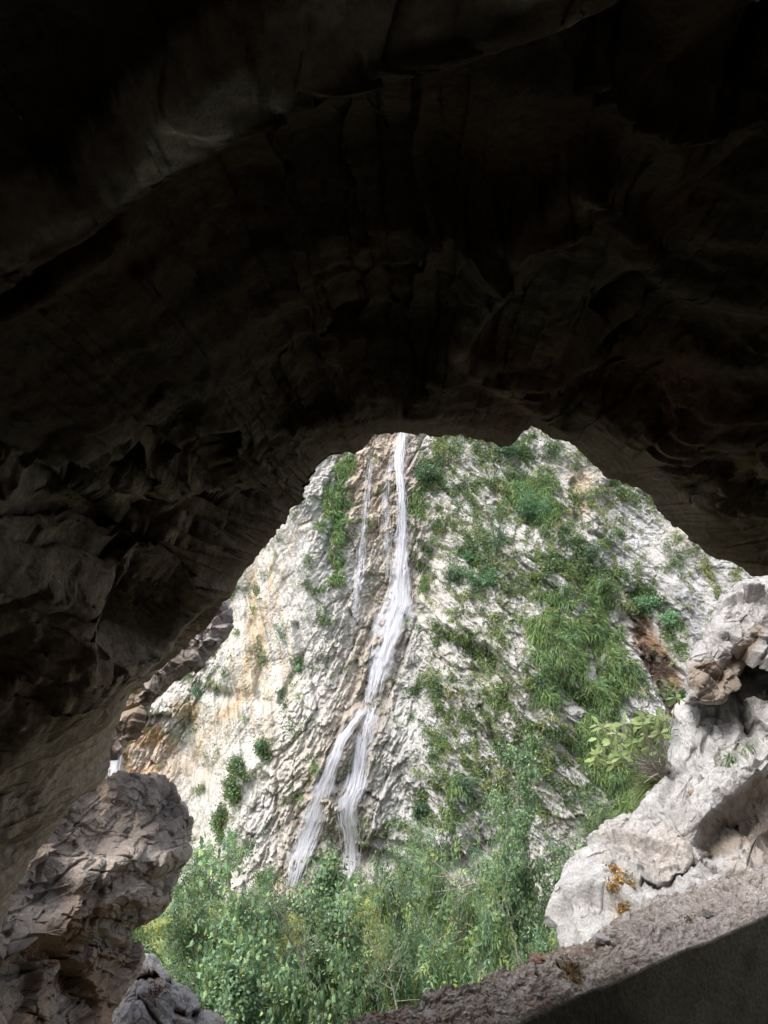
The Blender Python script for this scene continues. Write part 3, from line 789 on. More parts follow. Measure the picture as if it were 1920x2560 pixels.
T_('ashC', 950, 2400, 12.5, 5.1, .9, 1, 'low pale bush at the bottom edge beside the tip of the gritty ledge', 'bush')
T_('rndB', 730, 2450, 11.5, 5.5, .9, 1, 'lowest bush at the bottom centre of the gap', 'bush')
T_('sap', 640, 2370, 11.8, 2.7, .9, 1, 'short thin stemmed sapling at the bottom of the gap', 'sapling')
T_('ashB', 1180, 2200, 17.0, 3.6, .9, 1, 'full tree under the wispy branches', 'tree')
T_('finA', 960, 2290, 15.0, 3.0, .7, 1, 'small feathery tree in front of the large bright ash', 'tree')
T_('rndA', 1420, 2120, 19.0, 4.4, .8, 1, 'leafy tree filling the corner between cliff and white boulder', 'tree')
T_('ashA', 860, 2330, 14.0, .1, .6, 1, 'small ash crossing the lower part of the sapling trunk', 'tree')
def bare(lab, lines, Yd, r0, mat, nm='bare_tree'):
    """thin leafless stems standing among the leaves; the first line runs down to the ground"""
    x, v0 = lines[0][0]; xx = (x - 960) / F * Yd; g = float(ground_z(np.array(xx), np.array(Yd)))
    e = empty(nm, (xx, Yd, g)); R = random.Random(int(x))
    for k_, ln in enumerate(lines):
        pts = [P3(a, b, Yd + .12 * math.sin(i * 1.3 + k_) * (i > 0 or k_ == 0)) for i, (a, b) in enumerate(ln)]
        if k_ == 0: pts = [Vector((xx, Yd, g - .1))] + pts
        n = len(pts); t = Tubes(); rr = r0 * (1 if k_ == 0 else .5)
        t.add(pts, [rr * (1 - .75 * i / (n - 1)) for i in range(n)], 6)
        for q in range(3 * n):
            i = R.randrange(1, n); p = pts[i - 1].lerp(pts[i], R.random()); d = (pts[i] - pts[i - 1]).normalized()
            d2 = (d + Vector((R.gauss(0, .6), R.gauss(0, .5), R.gauss(.1, .5)))).normalized(); l = R.uniform(.2, .6)
            t.add([p, p + d2 * l * .5, p + d2 * l + Vector((R.gauss(0, .04), 0, R.gauss(0, .04)))], [rr * .3, rr * .2, rr * .1], 4)
        t.build('trunk' if k_ == 0 else 'branch', mat, e)
    return tag(e, lab, 'tree', GRP)
bare('bare pale branches arching out of the wispy tree right of centre', [[(1300, 2420), (1278, 2310), (1240, 2245), (1185, 2207), (1110, 2188)], [(1278, 2310), (1258, 2225), (1247, 2155), (1205, 2118)], [(1240, 2245), (1190, 2185), (1140, 2150)], [(1185, 2207), (1130, 2225), (1080, 2230)]], 14.0, .026, M_TWIG)
bare('dark forked bare stem standing left of the round topped sapling', [[(772, 2470), (758, 2412), (736, 2367), (705, 2320), (687, 2280)], [(736, 2367), (722, 2320), (706, 2275)], [(758, 2412), (765, 2350), (775, 2300)]], 12.0, .028, M_BARK)
bare('thin pale bare stem crossing the bright ash right of centre', [[(1200, 2400), (1177, 2348), (1155, 2329), (1146, 2290), (1143, 2240)], [(1155, 2329), (1120, 2335), (1100, 2345)]], 12.6, .022, M_TWIG)
bare('thin pale bent bare stem low in the centre above the gritty ledge', [[(992, 2520), (983, 2475), (968, 2427), (950, 2400), (938, 2380)], [(968, 2427), (985, 2405), (975, 2385)], [(983, 2475), (950, 2455), (925, 2430)]], 11.6, .02, M_TWIG)
# shrubs rooted on the cliff
def shrub(u, v, wd, ht, kind, seed, label, up=(0, -.4, 1.), dens=1.0, nm='shrub', gl=1.):
    """shrub growing out of the rock: curved stems and leaves"""
    R = np.random.RandomState(seed); b = cliff_pt(u, v, -.05)
    e = empty(nm, b); tb = Tubes(); A = []; D = []
    nst = max(3, int(7 * dens)); upv = np.array(up) / np.linalg.norm(up)
    for k in range(nst):
        tgt = upv * ht * R.uniform(.55, 1.05) + np.array([R.uniform(-1, 1) * wd, -abs(R.randn()) * wd * .35, 0])
        pts = []
        for s in range(7):
            t = s / 6; p = np.array(b) + tgt * t + np.array([0, -.25 * wd * math.sin(t * 3), .08 * math.sin(t * 5 + k)]) + R.randn(3) * .02
            pts.append(p)
        tb.add(pts, [.022 * ht ** .5 * (1 - .8 * s / 6) for s in range(7)], 4)
        for q in range(int(16 * dens)):
            t = R.uniform(.2, 1) * 6; i = min(int(t), 5); p0 = pts[i] + (pts[i+1] - pts[i]) * (t - i)
            d = unit(R.randn(3) + upv * .5); l = R.uniform(.15, .5) * wd
            tb.add([p0, p0 + d * l * .5, p0 + d * l + np.array([0, 0, -.05])], [.007, .005, .003], 3)
            for z in range(12): A.append(p0 + d * l * R.uniform(.2, 1.15)); D.append(d)
    tb.build('stem', M_BARK, e)
    A = np.array(A) + R.randn(len(A), 3) * .05; D = np.array(D); n = len(A)
    ax = unit(D + R.randn(n, 3) * .8 + np.array([0, 0, -.3]))
    sz = {'broad': (.11, .036), 'narrow': (.10, .016), 'fern': (.16, .018)}[kind]
    s = unit(np.cross(ax, R.randn(n, 3)))
    cols = np.array({'broad': [(.075, .14, .075), (.09, .165, .08), (.065, .12, .075)], 'narrow': [(.10, .16, .10), (.08, .14, .09)], 'fern': [(.075, .16, .075), (.09, .175, .09)]}[kind])
    t = cols[R.randint(0, len(cols), n)] * R.uniform(.75, 1.3, (n, 1)) * gl * 1.5
    rhombs(A, ax * sz[0] * R.uniform(.7, 1.2, (n, 1)), s * sz[1], 'leaves', M_LEAF, t, e)
    return tag(e, label, 'shrub' if nm == 'shrub' else nm.replace('_', ' '), 'shrubs rooted on the cliff')
shrub(1075, 1215, .75, 1.3, 'broad', 1, 'blue green shrub immediately right of the upper waterfall, high on the cliff')
shrub(1335, 1290, .95, 1.1, 'fern', 2, 'wide feathery shrub high on the cliff below the notch in the cave edge', dens=1.4)
shrub(1270, 1140, .6, .6, 'broad', 3, 'small dark shrub tucked under the cave roof left of the grey slab')
shrub(1240, 1390, .55, 2.4, 'narrow', 4, 'tall open shrub with a thin bare stem in the middle of the right cliff', nm='young_tree')
shrub(1195, 1465, .8, .8, 'broad', 5, 'dark spreading shrub below the thin stemmed young tree')
shrub(1120, 1450, .45, .7, 'narrow', 6, 'grey green shrub left of the thin stemmed young tree')
shrub(1470, 1400, .5, .7, 'narrow', 8, 'small shrub above the hanging grass in the middle of the right cliff')
shrub(1610, 1520, .7, .6, 'broad', 9, 'bright yellow green leafy plant above the dark rusty seep', gl=1.7)
shrub(1665, 1560, .4, .5, 'broad', 10, 'small bright plant right of the top of the rusty seep', gl=1.5)
shrub(1680, 1760, .5, .8, 'broad', 11, 'green shrub at the foot of the rusty seep')
shrub(580, 1985, .5, .7, 'broad', 12, 'round shrub low on the left slab', dens=.55, gl=1.35)
shrub(655, 1880, .35, .6, 'broad', 13, 'shrub on the pale ledge of the left slab', dens=.55, gl=1.35)
shrub(570, 2110, .45, .8, 'broad', 14, 'shrub at the foot of the left slab above the trees', dens=.55, gl=1.35)
shrub(500, 1740, .4, .35, 'narrow', 15, 'grey low shrub on the orange ledge at far left')
shrub(745, 1680, .25, .5, 'broad', 16, 'narrow shrub in the groove between cream slab and crumbly rock', dens=.55, gl=1.35)
shrub(1160, 1970, .5, .8, 'narrow', 17, 'pale drooping shrub on the crumbly rock right of the fork')
shrub(1050, 2040, .4, .6, 'broad', 18, 'small shrub on the crumbly rock close to the right water branch')
shrub(1180, 1410, .4, .5, 'fern', 19, 'feathery plant above the dark spreading shrub')
shrub(1590, 1830, .4, .6, 'broad', 20, 'shrub beside the hanging grass left of the rusty seep foot')

# ================================================================ CAVE
OUT = [(930,1079),(1000,1077),(1030,1085),(1090,1088),(1150,1092),(1200,1100),(1232,1107),(1262,1106),(1290,1080),(1325,1058),(1350,1070),(1385,1098),(1428,1103),(1450,1128),(1480,1158),(1530,1200),(1570,1212),(1620,1242),(1650,1290),(1700,1320),(1760,1360),(1800,1400),(1850,1430),(1885,1450),(1930,1448),(2080,1520),
       (2300,1700),(2420,2000),(2400,2400),(2200,2700),(1700,2900),(1000,2950),(400,2900),(60,2700),(-30,2400),(30,2230),(110,2110),(180,2010),(235,1960),(262,1915),(285,1860),(310,1790),(350,1720),(395,1660),(440,1612),(470,1565),(520,1522),(565,1480),(602,1432),(650,1380),(718,1297),(765,1245),(810,1208),(845,1165),(874,1140),(905,1125)]
def resample(pts, n, jit, seed, closed=True):
    p = np.array(pts + [pts[0]] if closed else pts, float)
    s = np.r_[0, np.cumsum(np.hypot(*np.diff(p, axis=0).T))]
    t = np.linspace(0, s[-1], n, endpoint=not closed)
    q = np.stack([np.interp(t, s, p[:, 0]), np.interp(t, s, p[:, 1])], -1)
    o = np.zeros_like(t)
    per = s[-1]
    a = t / per * 2 * math.pi; R = per / (2 * math.pi)
    for sc, am in ((120, 1.), (40, .6), (14, .4), (7, .2)):
        pc = np.stack([np.cos(a) * R / sc, np.sin(a) * R / sc, o + seed], -1)
        q[:, 0] += jit * am * vn3(pc[:, 0], pc[:, 1], pc[:, 2], seed); q[:, 1] += jit * am * vn3(pc[:, 0], pc[:, 1], pc[:, 2], seed + 5)
    return q
NT = 2000
rim = resample(OUT, NT, 11, 3)
cx, cy = 1050., 1850.
angs = np.arctan2(-(rim[:, 1] - cy), rim[:, 0] - cx)            # 90 deg = up
up = np.clip(np.sin(angs), -1, 1)
Y0 = 2.75 - .25 * np.maximum(up, 0) - .05 * sst(-.35, -.85, up)
rimP = ray(rim[:, 0], rim[:, 1], Y0)
# rings from the outside hill (k<0) through the rim, past the camera, to the closed back of the cave
inner = np.r_[np.linspace(0, 1, 520)[1:]]
rings = []
Cm = np.array([.12, 2.6, -.75])
outs = [(10, 5.5), (5., 2.4), (3.0, .8), (2.0, .15), (1.35, .0), (1.12, .0), (1.03, .0)]
for g, dy in outs:
    q = rimP.copy(); cc = np.array([.12, 0, -.75])
    q[:, 0] = cc[0] + (q[:, 0] - cc[0]) * g; q[:, 2] = cc[2] + (q[:, 2] - cc[2]) * g
    q[:, 1] += np.where(up > 0, -1, 1) * np.abs(up) * dy + min(.15, (g - 1) * 1.0)
    rings.append(q)
rings.append(rimP)
R0 = np.hypot(rimP[:, 0] - Cm[0], rimP[:, 2] - Cm[2])
th = np.arctan2(rimP[:, 2] - Cm[2], rimP[:, 0] - Cm[0])
Yend = -3.2
for s in inner:
    yy = Y0 + (Yend - Y0) * s ** 1.0
    k = (Y0 - yy)
    ax0 = Cm[0] * (1 - sst(0, 3.5, k)); az0 = Cm[2] + (-.35 - Cm[2]) * sst(0, 4, k)
    # cross-section of the cave: roof ~1.15 m over the camera, walls 1.5-1.9 m, floor 1.9 m under it
    Rc = 1.7 + .25 * np.abs(np.cos(th)) - .55 * np.maximum(np.sin(th), 0) * sst(.6, 2.6, k) + .25 * np.sin(2 * th + 1.) + .12 * np.sin(3 * th + .5 * k)
    m = sst(.0, 3.6, k)
    rad = R0 * (1 + .06 * np.minimum(k, 1.5)) * (1 - m) + Rc * m
    rad = rad * np.sqrt(np.clip(1 - sst(-1.6, -3.25, yy) ** 2, 0, 1)) + .001
    rings.append(np.stack([ax0 + rad * np.cos(th), yy, az0 + rad * np.sin(th)], -1))
CV = np.stack(rings, 0)
u_ = 960 + F * CV[..., 0] / np.maximum(CV[..., 1], .25); v_ = 1280 - F * CV[..., 2] / np.maximum(CV[..., 1], .25)
front = sst(.3, .7, CV[..., 1])
nrm = grid_normals(CV, True)
cen = np.array([0, 0, -.4]) - CV
cen[..., 1] = 0
sgn = np.sign((nrm * cen).sum(-1, keepdims=True)); sgn[:9] = sgn[9:10]
nrm = nrm * sgn                                                  # towards the axis
rin = np.arange(CV.shape[0]) - len(outs)
amp = sst(2, 55, rin)[:, None] + .0
Pn = CV.astype(f32)
an = Pn * np.array([1.0, .75, 1.0], f32)
an = np.stack([an[..., 0] + .5 * an[..., 2], an[..., 1], an[..., 2] - .35 * an[..., 0]], -1)
f1, e1 = facet3(an * .95 + .2 * fbm3(Pn * 1.5, 2, 900)[..., None], 901, 1.1)
f2, e2 = facet3(an * 3.1 + .25 * fbm3(Pn * 4, 2, 910)[..., None], 911, 1.1)
f3, e3 = facet3(an * 8.5 + .25 * fbm3(Pn * 9, 2, 913)[..., None], 912, 1.1)
smr = 1 - .72 * sst(1150, 850, v_) * front - .0          # broad smooth slabs overhead
dz = .24 * f1 * sst(-.02, .22, e1) + smr * .045 * f2 * sst(-.02, .15, e2) + smr * .010 * f3 * sst(-.02, .3, e3) + .10 * fbm3(Pn * 1.2, 5, 920, .42) + .010 * fbm3(Pn * 11, 3, 921, .6)
bd = np.stack([Pn[..., 0] * 1.0, Pn[..., 1] * .53 + Pn[..., 2] * .85, Pn[..., 2] * .53 - Pn[..., 1] * .85], -1).astype(f32)     # along, across the bedding
fb1, eb1 = facet3(bd * np.array([5., 3., 9.], f32) + .15 * fbm3(Pn * 5, 2, 950)[..., None], 951, 1.0)
fb2, eb2 = facet3(bd * np.array([12., 8., 22.], f32) + .15 * fbm3(Pn * 9, 2, 952)[..., None], 953, 1.0)
dz = dz + smr * .022 * fb1 * sst(0, .14, eb1) + smr * .011 * fb2 * sst(0, .14, eb2) + .010 * fbm3(bd * np.array([2.5, 1.6, 11.], f32), 4, 954, .6)
dz = dz * amp
P1 = CV + nrm * dz[..., None]
u_ = 960 + F * P1[..., 0] / np.maximum(P1[..., 1], .25); v_ = 1280 - F * P1[..., 2] / np.maximum(P1[..., 1], .25)
# traced shapes of the roof and walls, given as real steps towards the axis
uw = u_ + 30 * fbm3(Pn * 2.5, 3, 930); vw = v_ + 30 * fbm3(Pn * 2.5, 3, 931)
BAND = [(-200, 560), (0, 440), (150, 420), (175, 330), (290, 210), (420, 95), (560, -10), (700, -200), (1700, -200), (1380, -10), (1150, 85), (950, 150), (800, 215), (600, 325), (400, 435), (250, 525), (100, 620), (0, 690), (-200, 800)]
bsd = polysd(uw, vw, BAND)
dz = dz + front * (.08 * sst(-15, 330, bsd) + .05 * sst(-30, 45, bsd) - .16 * np.exp(-((uw - 850) / 420) ** 2 - ((vw - 580) / 230) ** 2))
for pts, wd, am in (([(1500, 420), (1430, 500), (1310, 580), (1270, 640), (1230, 735), (1150, 830), (1090, 920), (1050, 1000)], 45, .20),
                    ([(1120, 900), (1200, 935), (1300, 975), (1420, 1050)], 30, .10),
                    ([(1440, 70), (1530, 150), (1620, 215), (1750, 250), (1960, 170)], 45, .16),
                    ([(0, 760), (120, 700), (300, 600)], 35, .08),
                    ([(300, 1240), (500, 1270), (700, 1240), (830, 1180)], 30, -.10),
                    ([(180, 1500), (350, 1640), (470, 1400)], 30, .05),
                    ([(0, 1180), (250, 1180), (420, 1200)], 50, .12),
                    ([(300, 1290), (340, 1400), (240, 1560)], 14, -.08),
                    ([(-50, 1900), (150, 1760), (330, 1620), (480, 1520)], 60, .16),
                    ([(1480, 1000), (1650, 1100), (1800, 1250)], 60, .10), ([(1600, 620), (1750, 700), (1950, 740)], 50, .12), ([(1500, 860), (1700, 850), (1950, 900)], 40, .1)):
    dz = dz + front * .4 * am * np.exp(-(pldist(uw, vw, pts) / wd) ** 2)
CVd = CV + nrm * dz[..., None]
ra = np.arctan2(rim[:, 1] - cy, rim[:, 0] - cx); rr_ = np.hypot(rim[:, 1] - cy, rim[:, 0] - cx)
o_ = np.argsort(ra); ra, rr_ = ra[o_], rr_[o_]
yy = np.maximum(CVd[..., 1], .3)
pu = 960 + F * CVd[..., 0] / yy - cx; pv = 1280 - F * CVd[..., 2] / yy - cy
rho = np.hypot(pu, pv); q_ = rho / np.interp(np.arctan2(pv, pu), ra, rr_, period=2 * math.pi)
w_in = (.004 + .10 * sst(0, 90, rin))[:, None]
q2 = np.where(q_ < 1 + w_in, 1.0 + w_in * np.exp((q_ - 1 - w_in) / w_in), q_)
wq = (sst(.3, .8, CVd[..., 1]) * (rin > 0)[:, None]); kq = 1 + (q2 / q_ - 1) * wq * sst(-1, 1, rin)[:, None]
CVd[..., 0] = ((cx - 960) + pu * kq) * yy / F * wq + CVd[..., 0] * (1 - wq)
CVd[..., 2] = -((cy - 1280) + pv * kq) * yy / F * wq + CVd[..., 2] * (1 - wq)
u_ = 960 + F * CVd[..., 0] / np.maximum(CVd[..., 1], .25); v_ = 1280 - F * CVd[..., 2] / np.maximum(CVd[..., 1], .25)
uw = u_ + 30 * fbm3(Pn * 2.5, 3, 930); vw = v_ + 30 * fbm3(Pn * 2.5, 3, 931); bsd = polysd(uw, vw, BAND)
tc = np.zeros(CV.shape, f32); tc[:] = (.32, .255, .20)
m1 = fbm3(Pn * .9, 4, 940); m2 = fbm3(Pn * 2.7, 4, 941); m3 = fbm3(Pn * 7, 4, 942, .6)
tc = mixc(tc, (.34, .31, .27), sst(0, .4, m1)); tc = mixc(tc, (.32, .18, .11), sst(.08, .4, m2) * .7)
tc = mixc(tc, (.19, .19, .155), sst(.1, .4, -m2) * .6); tc = mixc(tc, (.44, .40, .35), sst(.15, .5, m3) * .45)
lw = sst(500, 300, u_ - .0 * v_) * sst(1150, 1350, v_) * front
tc = mixc(tc, (.36, .335, .30), lw * .7)
low = sst(1450, 1800, v_ + .35 * u_) * sst(700, 500, u_) * front
tc = mixc(tc, (.30, .225, .155), low * .8 * sst(-.4, .3, m2 + .2))
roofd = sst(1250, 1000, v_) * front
tc = mixc(tc, (.075, .052, .04), roofd * .85)  # roof colour darkened, shade of the ceiling put into the tint
tc = mixc(tc, (.20, .11, .07), roofd * sst(1000, 1500, u_) * sst(-.1, .35, m2) * .6)                       # reddish brown patches in the roof stone at right
tc = mixc(tc, (.85, .83, .74), sst(-12, 20, bsd) * front * sst(-.6, .15, m2 + .3 + .3 * m3))      # roof band painted pale in place of the light it lacks
for pts, wd in (([(1430, 500), (1310, 580), (1270, 640)], 34), ([(1120, 900), (1200, 935), (1300, 975)], 24), ([(1440, 70), (1530, 150), (1620, 215), (1750, 250), (1960, 170)], 36)):
    tc = mixc(tc, (.45, .37, .29), front * .8 * np.exp(-(pldist(uw, vw, pts) / wd) ** 2))  # ridges painted lighter along the crests that catch the light
tc = mixc(tc, (.13, .10, .075), sst(60, 0, rin)[:, None] * .7 * sst(1600, 1350, v_))  # inner rim of the mouth painted darker to keep it in shade
tc = mixc(tc, (.46, .385, .31), sst(1480, 1800, v_) * sst(720, 560, u_) * front * .75)  # left wall lightened near the mouth, daylight put into its colour
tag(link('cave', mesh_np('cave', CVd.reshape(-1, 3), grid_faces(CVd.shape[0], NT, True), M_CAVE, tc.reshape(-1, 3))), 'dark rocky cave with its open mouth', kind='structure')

# ================================================================ NEAR ROCKS
def relief(nm, outline, c, depth, thick, rnd, nth, nr, seed, mat, tintf, jit=4, amps=(.10, .04, .014), scl=(2.2, 6, 17), feat=None, label='', cat='rock', aniso=None, fb=.05, hard=.15, tilt=1.0):
    q = resample(outline, nth, jit, seed)
    r = np.concatenate([[.001], np.linspace(.02, 1, nr) ** .8])
    c = np.array(c, float)
    UV = c + r[:, None, None] * (q - c)[None]
    dd = depth(UV[..., 0], UV[..., 1]) + rnd * (1 - np.sqrt(np.clip(1 - r ** 4, 0, 1)))[:, None]
    Pf = ray(UV[..., 0], UV[..., 1], dd)
    rb = np.r_[.97, .85, .6, .3, .001]
    UB = c + rb[:, None, None] * (q - c)[None]
    db = depth(UB[..., 0], UB[..., 1]) + rnd + thick * np.sqrt(1 - rb ** 2)[:, None]
    Pb = ray(UB[..., 0], UB[..., 1], db)
    P = np.concatenate([Pf, Pb], 0)
    Nn = grid_normals(P, True)
    s_ = np.sign((Nn[:len(r)] * -P[:len(r)]).sum(-1).mean()); Nn = Nn * s_
    Q = P.astype(f32)
    if aniso is not None: Q = (Q @ np.array(aniso, f32)).astype(f32)
    Uc = np.concatenate([UV, UB], 0)
    h = 0; E = []
    for k, (a, s) in enumerate(zip(amps, scl)):
        f, e = facet3(Q * s + .12 * fbm3(Q * s * 1.3, 2, seed + k)[..., None], seed * 31 + k, tilt)
        h = h + a * f * sst(-.02, hard, e) - a * .08 * np.exp(-(e / .05) ** 2); E.append(e)
    h = h + fb * fbm3(Q * 3., 5, seed + 50, .55) + fb * .12 * fbm3(Q * 40., 3, seed + 51, .6)
    pit = facet3(Q * 26, seed + 77, 0)[1]
    h = h - .006 * sst(.35, .6, fbm3(Q * 22, 2, seed + 78))
    h = h * (1 - .6 * np.concatenate([r, rb * 0 + 1]) ** 8)[:, None]
    P = P + Nn * h[..., None]
    dep = 0
    if feat is not None:
        dep = feat(Uc[..., 0] + 10 * fbm3(Q * 5, 3, seed + 60), Uc[..., 1] + 10 * fbm3(Q * 5, 3, seed + 61))
        fm = np.concatenate([np.ones(len(r)), np.zeros(len(rb))])[:, None]
        P = P * (1 + dep * fm / np.maximum(P[..., 1], .3))[..., None]
    t = tintf(Uc[..., 0], Uc[..., 1], Q, E)
    me = mesh_np(nm, P.reshape(-1, 3), grid_faces(P.shape[0], nth, True), mat, t.reshape(-1, 3))
    o = link(nm, me); tag(o, label, cat)
    RELIEF[label] = (P[:len(r)], UV)
    return o
RELIEF = {}
def on_rock(label, u, v):
    P, UV = RELIEF[label]
    k = np.argmin((UV[..., 0] - u) ** 2 + (UV[..., 1] - v) ** 2)
    return Vector(P.reshape(-1, 3)[k])

# --- white boulder at the right
def b_depth(u, v): return 5.9 - .0040 * (v - 2050) + .0003 * (u - 1700)
B_OUT = [(1395,2345),(1393,2290),(1395,2235),(1425,2170),(1500,2095),(1580,2022),(1640,1962),(1665,1910),(1682,1862),(1688,1800),(1712,1765),(1735,1750),(1800,1720),(1860,1660),(1920,1560),(2000,1520),(2300,1500),(2600,1900),(2500,2500),(2000,2700),(1500,2640),(1400,2500)]
CAV = [(1742,2090),(1757,2040),(1800,2010),(1882,1962),(1940,1900),(2200,1800),(2200,2200),(1925,2190),(1905,2150),(1860,2110),(1800,2125),(1760,2130)]
def b_feat(u, v):
    u = u + 9 * fbm2(u / 40, v / 40, 3, 77); v = v + 9 * fbm2(u / 40, v / 40, 3, 78)
    sd_ = polysd(u, v, CAV)
    d = .38 * sst(0, 70, sd_) + .12 * sst(-4, 10, sd_)
    d = d - .10 * np.exp(-(pldist(u, v, [(1700, 2060), (1800, 1980), (1940, 1870)]) / 40) ** 2)
    for pts, wd, a in (([(1602, 2218), (1680, 2195), (1755, 2141), (1780, 2110)], 5, .10), ([(1470, 2185), (1510, 2170), (1545, 2170)], 4, .03), ([(1425, 2215), (1500, 2190)], 3, .012),
                       ([(1450, 2300), (1520, 2265)], 3, .016), ([(1840, 1720), (1870, 1800), (1830, 1900)], 7, .08), ([(1870, 1800), (1990, 1880)], 8, .10), ([(1845, 2030), (1920, 2000)], 8, .06),
                       ([(1700, 1880), (1740, 1850)], 8, .05), ([(1720, 2000), (1735, 1960)], 10, .06), ([(1840, 2060), (1870, 2110), (1905, 2150)], 8, .10), ([(1560, 2100), (1590, 2080)], 6, .04),
                       ([(1800, 1760), (1780, 1830), (1760, 1850)], 6, .05)):
        d = d + a * np.exp(-(pldist(u, v, pts) / wd) ** 2)
    return d
def b_tint(u, v, Q, E):
    t = np.zeros(Q.shape, f32); t[:] = (.37, .365, .355)
    a = fbm3(Q * 4, 4, 1001); b = fbm3(Q * 14, 4, 1002, .6)
    t = mixc(t, (.24, .23, .225), sst(.05, .4, a) * .7); t = mixc(t, (.46, .455, .45), sst(.1, .4, b) * .5)
    t = mixc(t, (.20, .18, .165), sst(.35, .55, fbm3(Q * 30, 3, 1003, .6)) * .6)
    t = mixc(t, (.34, .29, .25), np.exp(-(pldist(u, v, [(1560, 2130), (1640, 2160), (1700, 2100)]) / 50) ** 2) * .6)
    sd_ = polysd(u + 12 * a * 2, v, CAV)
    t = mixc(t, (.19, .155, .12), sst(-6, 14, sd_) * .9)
    t = mixc(t, (.34, .305, .27), sst(2070, 2110, v) * sst(1800, 1840, u) * .7)
    return t
LB = 'big white weathered limestone boulder at right with a brown hollow under its overhang'
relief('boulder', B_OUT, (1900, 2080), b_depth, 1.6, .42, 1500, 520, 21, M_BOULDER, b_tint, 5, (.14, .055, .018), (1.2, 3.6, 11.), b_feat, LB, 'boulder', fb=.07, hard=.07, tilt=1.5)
# --- block on top of it
T_OUT = [(1712,1765),(1728,1700),(1718,1672),(1745,1615),(1800,1528),(1852,1470),(1900,1445),(1960,1440),(2200,1430),(2300,1600),(2100,1760),(1985,1640),(1925,1560),(1880,1620),(1850,1690),(1800,1745),(1750,1758)]
UND = [(1735, 1665), (1800, 1650), (1860, 1600), (1915, 1540), (1925, 1560), (1850, 1700), (1800, 1745), (1730, 1755)]
def t_feat(u, v):
    return .22 * sst(0, 70, polysd(u, v, UND)) - .05 * np.exp(-(pldist(u, v, [(1730, 1650), (1800, 1635), (1860, 1590), (1915, 1525)]) / 18) ** 2) + .05 * np.exp(-(pldist(u, v, [(1780, 1560), (1820, 1545), (1850, 1500)]) / 8) ** 2)
def t_tint(u, v, Q, E):
    t = np.zeros(Q.shape, f32); t[:] = (.34, .33, .325)
    a = fbm3(Q * 5, 4, 1011); b = fbm3(Q * 18, 4, 1012, .6)
    t = mixc(t, (.25, .24, .235), sst(.0, .4, a) * .6); t = mixc(t, (.17, .15, .14), sst(.3, .5, b) * .7)
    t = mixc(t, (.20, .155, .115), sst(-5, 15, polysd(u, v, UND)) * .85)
    return t
LT = 'pitted grey block perched on top of the white boulder, touching the cave roof'
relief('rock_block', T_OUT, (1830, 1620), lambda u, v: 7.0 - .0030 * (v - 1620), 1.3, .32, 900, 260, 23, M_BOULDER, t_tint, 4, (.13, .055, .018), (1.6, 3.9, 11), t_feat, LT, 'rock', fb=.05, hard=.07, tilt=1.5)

# --- left outcrop, its lower neighbour and the lit knob of the cave edge
def l_depth(u, v): return 3.95 - .0007 * (v - 2200) - .0019 * (430 - u)
L_OUT = [(272,1932),(330,1928),(382,1935),(412,1950),(430,1970),(438,2010),(463,2052),(458,2085),(474,2128),(452,2150),(440,2200),(415,2262),(393,2303),(336,2340),(350,2384),(352,2420),(322,2480),(290,2540),(270,2640),(-300,2800),(-500,2200),(-200,1900),(150,1880)]
def l_feat(u, v):
    d = 0
    for pts, wd, a in (([(200, 2180), (345, 2180), (370, 2200)], 6, .14), ([(365, 2205), (385, 2230)], 6, .10), ([(300, 2270), (310, 2310), (260, 2360)], 10, .14), ([(330, 2100), (300, 2150), (290, 2120)], 8, .08),
                       ([(345, 1990), (335, 2060), (300, 2140)], 6, .07), ([(260, 1990), (180, 2090), (90, 2160)], 10, .14), ([(210, 2130), (100, 2250), (0, 2300)], 12, .14),
                       ([(160, 2290), (290, 2310), (340, 2300)], 10, .14), ([(0, 2440), (100, 2430), (230, 2380)], 14, .18), ([(290, 2340), (240, 2450), (200, 2560)], 9, .12), ([(420, 2000), (440, 2060)], 16, .06)):
        d = d + .16 * a * np.exp(-(pldist(u, v, pts) / (wd * .4)) ** 2)
    d = d - .10 * np.exp(-(pldist(u, v, [(380, 2150), (300, 2160), (200, 2200)]) / 40) ** 2) - .15 * np.exp(-(pldist(u, v, [(330, 2240), (150, 2320), (0, 2400)]) / 50) ** 2)
    return d
def l_tint(u, v, Q, E):
    t = np.zeros(Q.shape, f32); t[:] = (.40, .345, .30)
    a = fbm3(Q * 2.5, 4, 1021); b = fbm3(Q * 10, 4, 1022, .6)
    t = mixc(t, (.30, .26, .23), sst(0, .4, a) * .7); t = mixc(t, (.50, .45, .40), sst(.1, .45, b) * .5)
    t = mixc(t, (.27, .165, .09), sst(2200, 2350, v + .3 * (u - 200)) * sst(.35, -.1, a) * sst(420, 250, u) * .75)
    t = mixc(t, (.30, .20, .13), sst(-.1, .3, -a) * sst(330, 180, u) * .6)
    t = mixc(t, (.12, .10, .085), np.exp(-(pldist(u, v, [(400, 1990), (440, 2060)]) / 28) ** 2) * sst(.0, .3, b + .15) * .8)
    t = mixc(t, (.14, .10, .07), np.exp(-(pldist(u, v, [(380, 1960), (420, 1975)]) / 18) ** 2) * .5)
    return t
LL = 'large brown grey rock outcrop at lower left with ledges and cracks'
relief('rock_outcrop', L_OUT, (60, 2240), l_depth, .8, .25, 1500, 520, 31, M_BOULDER, l_tint, 8, (.085, .042, .016), (1.7, 4.6, 13), l_feat, LL, 'rock', fb=.035, hard=.05, tilt=1.6, aniso=[[.8, .2, .3], [-.1, .9, .1], [-.6, .1, 1.2]])
K_OUT = [(335,2400),(350,2392),(385,2402),(422,2438),(430,2455),(470,2462),(497,2488),(506,2520),(490,2535),(530,2535),(567,2556),(580,2620),(420,2800),(200,2800),(180,2600),(280,2460)]
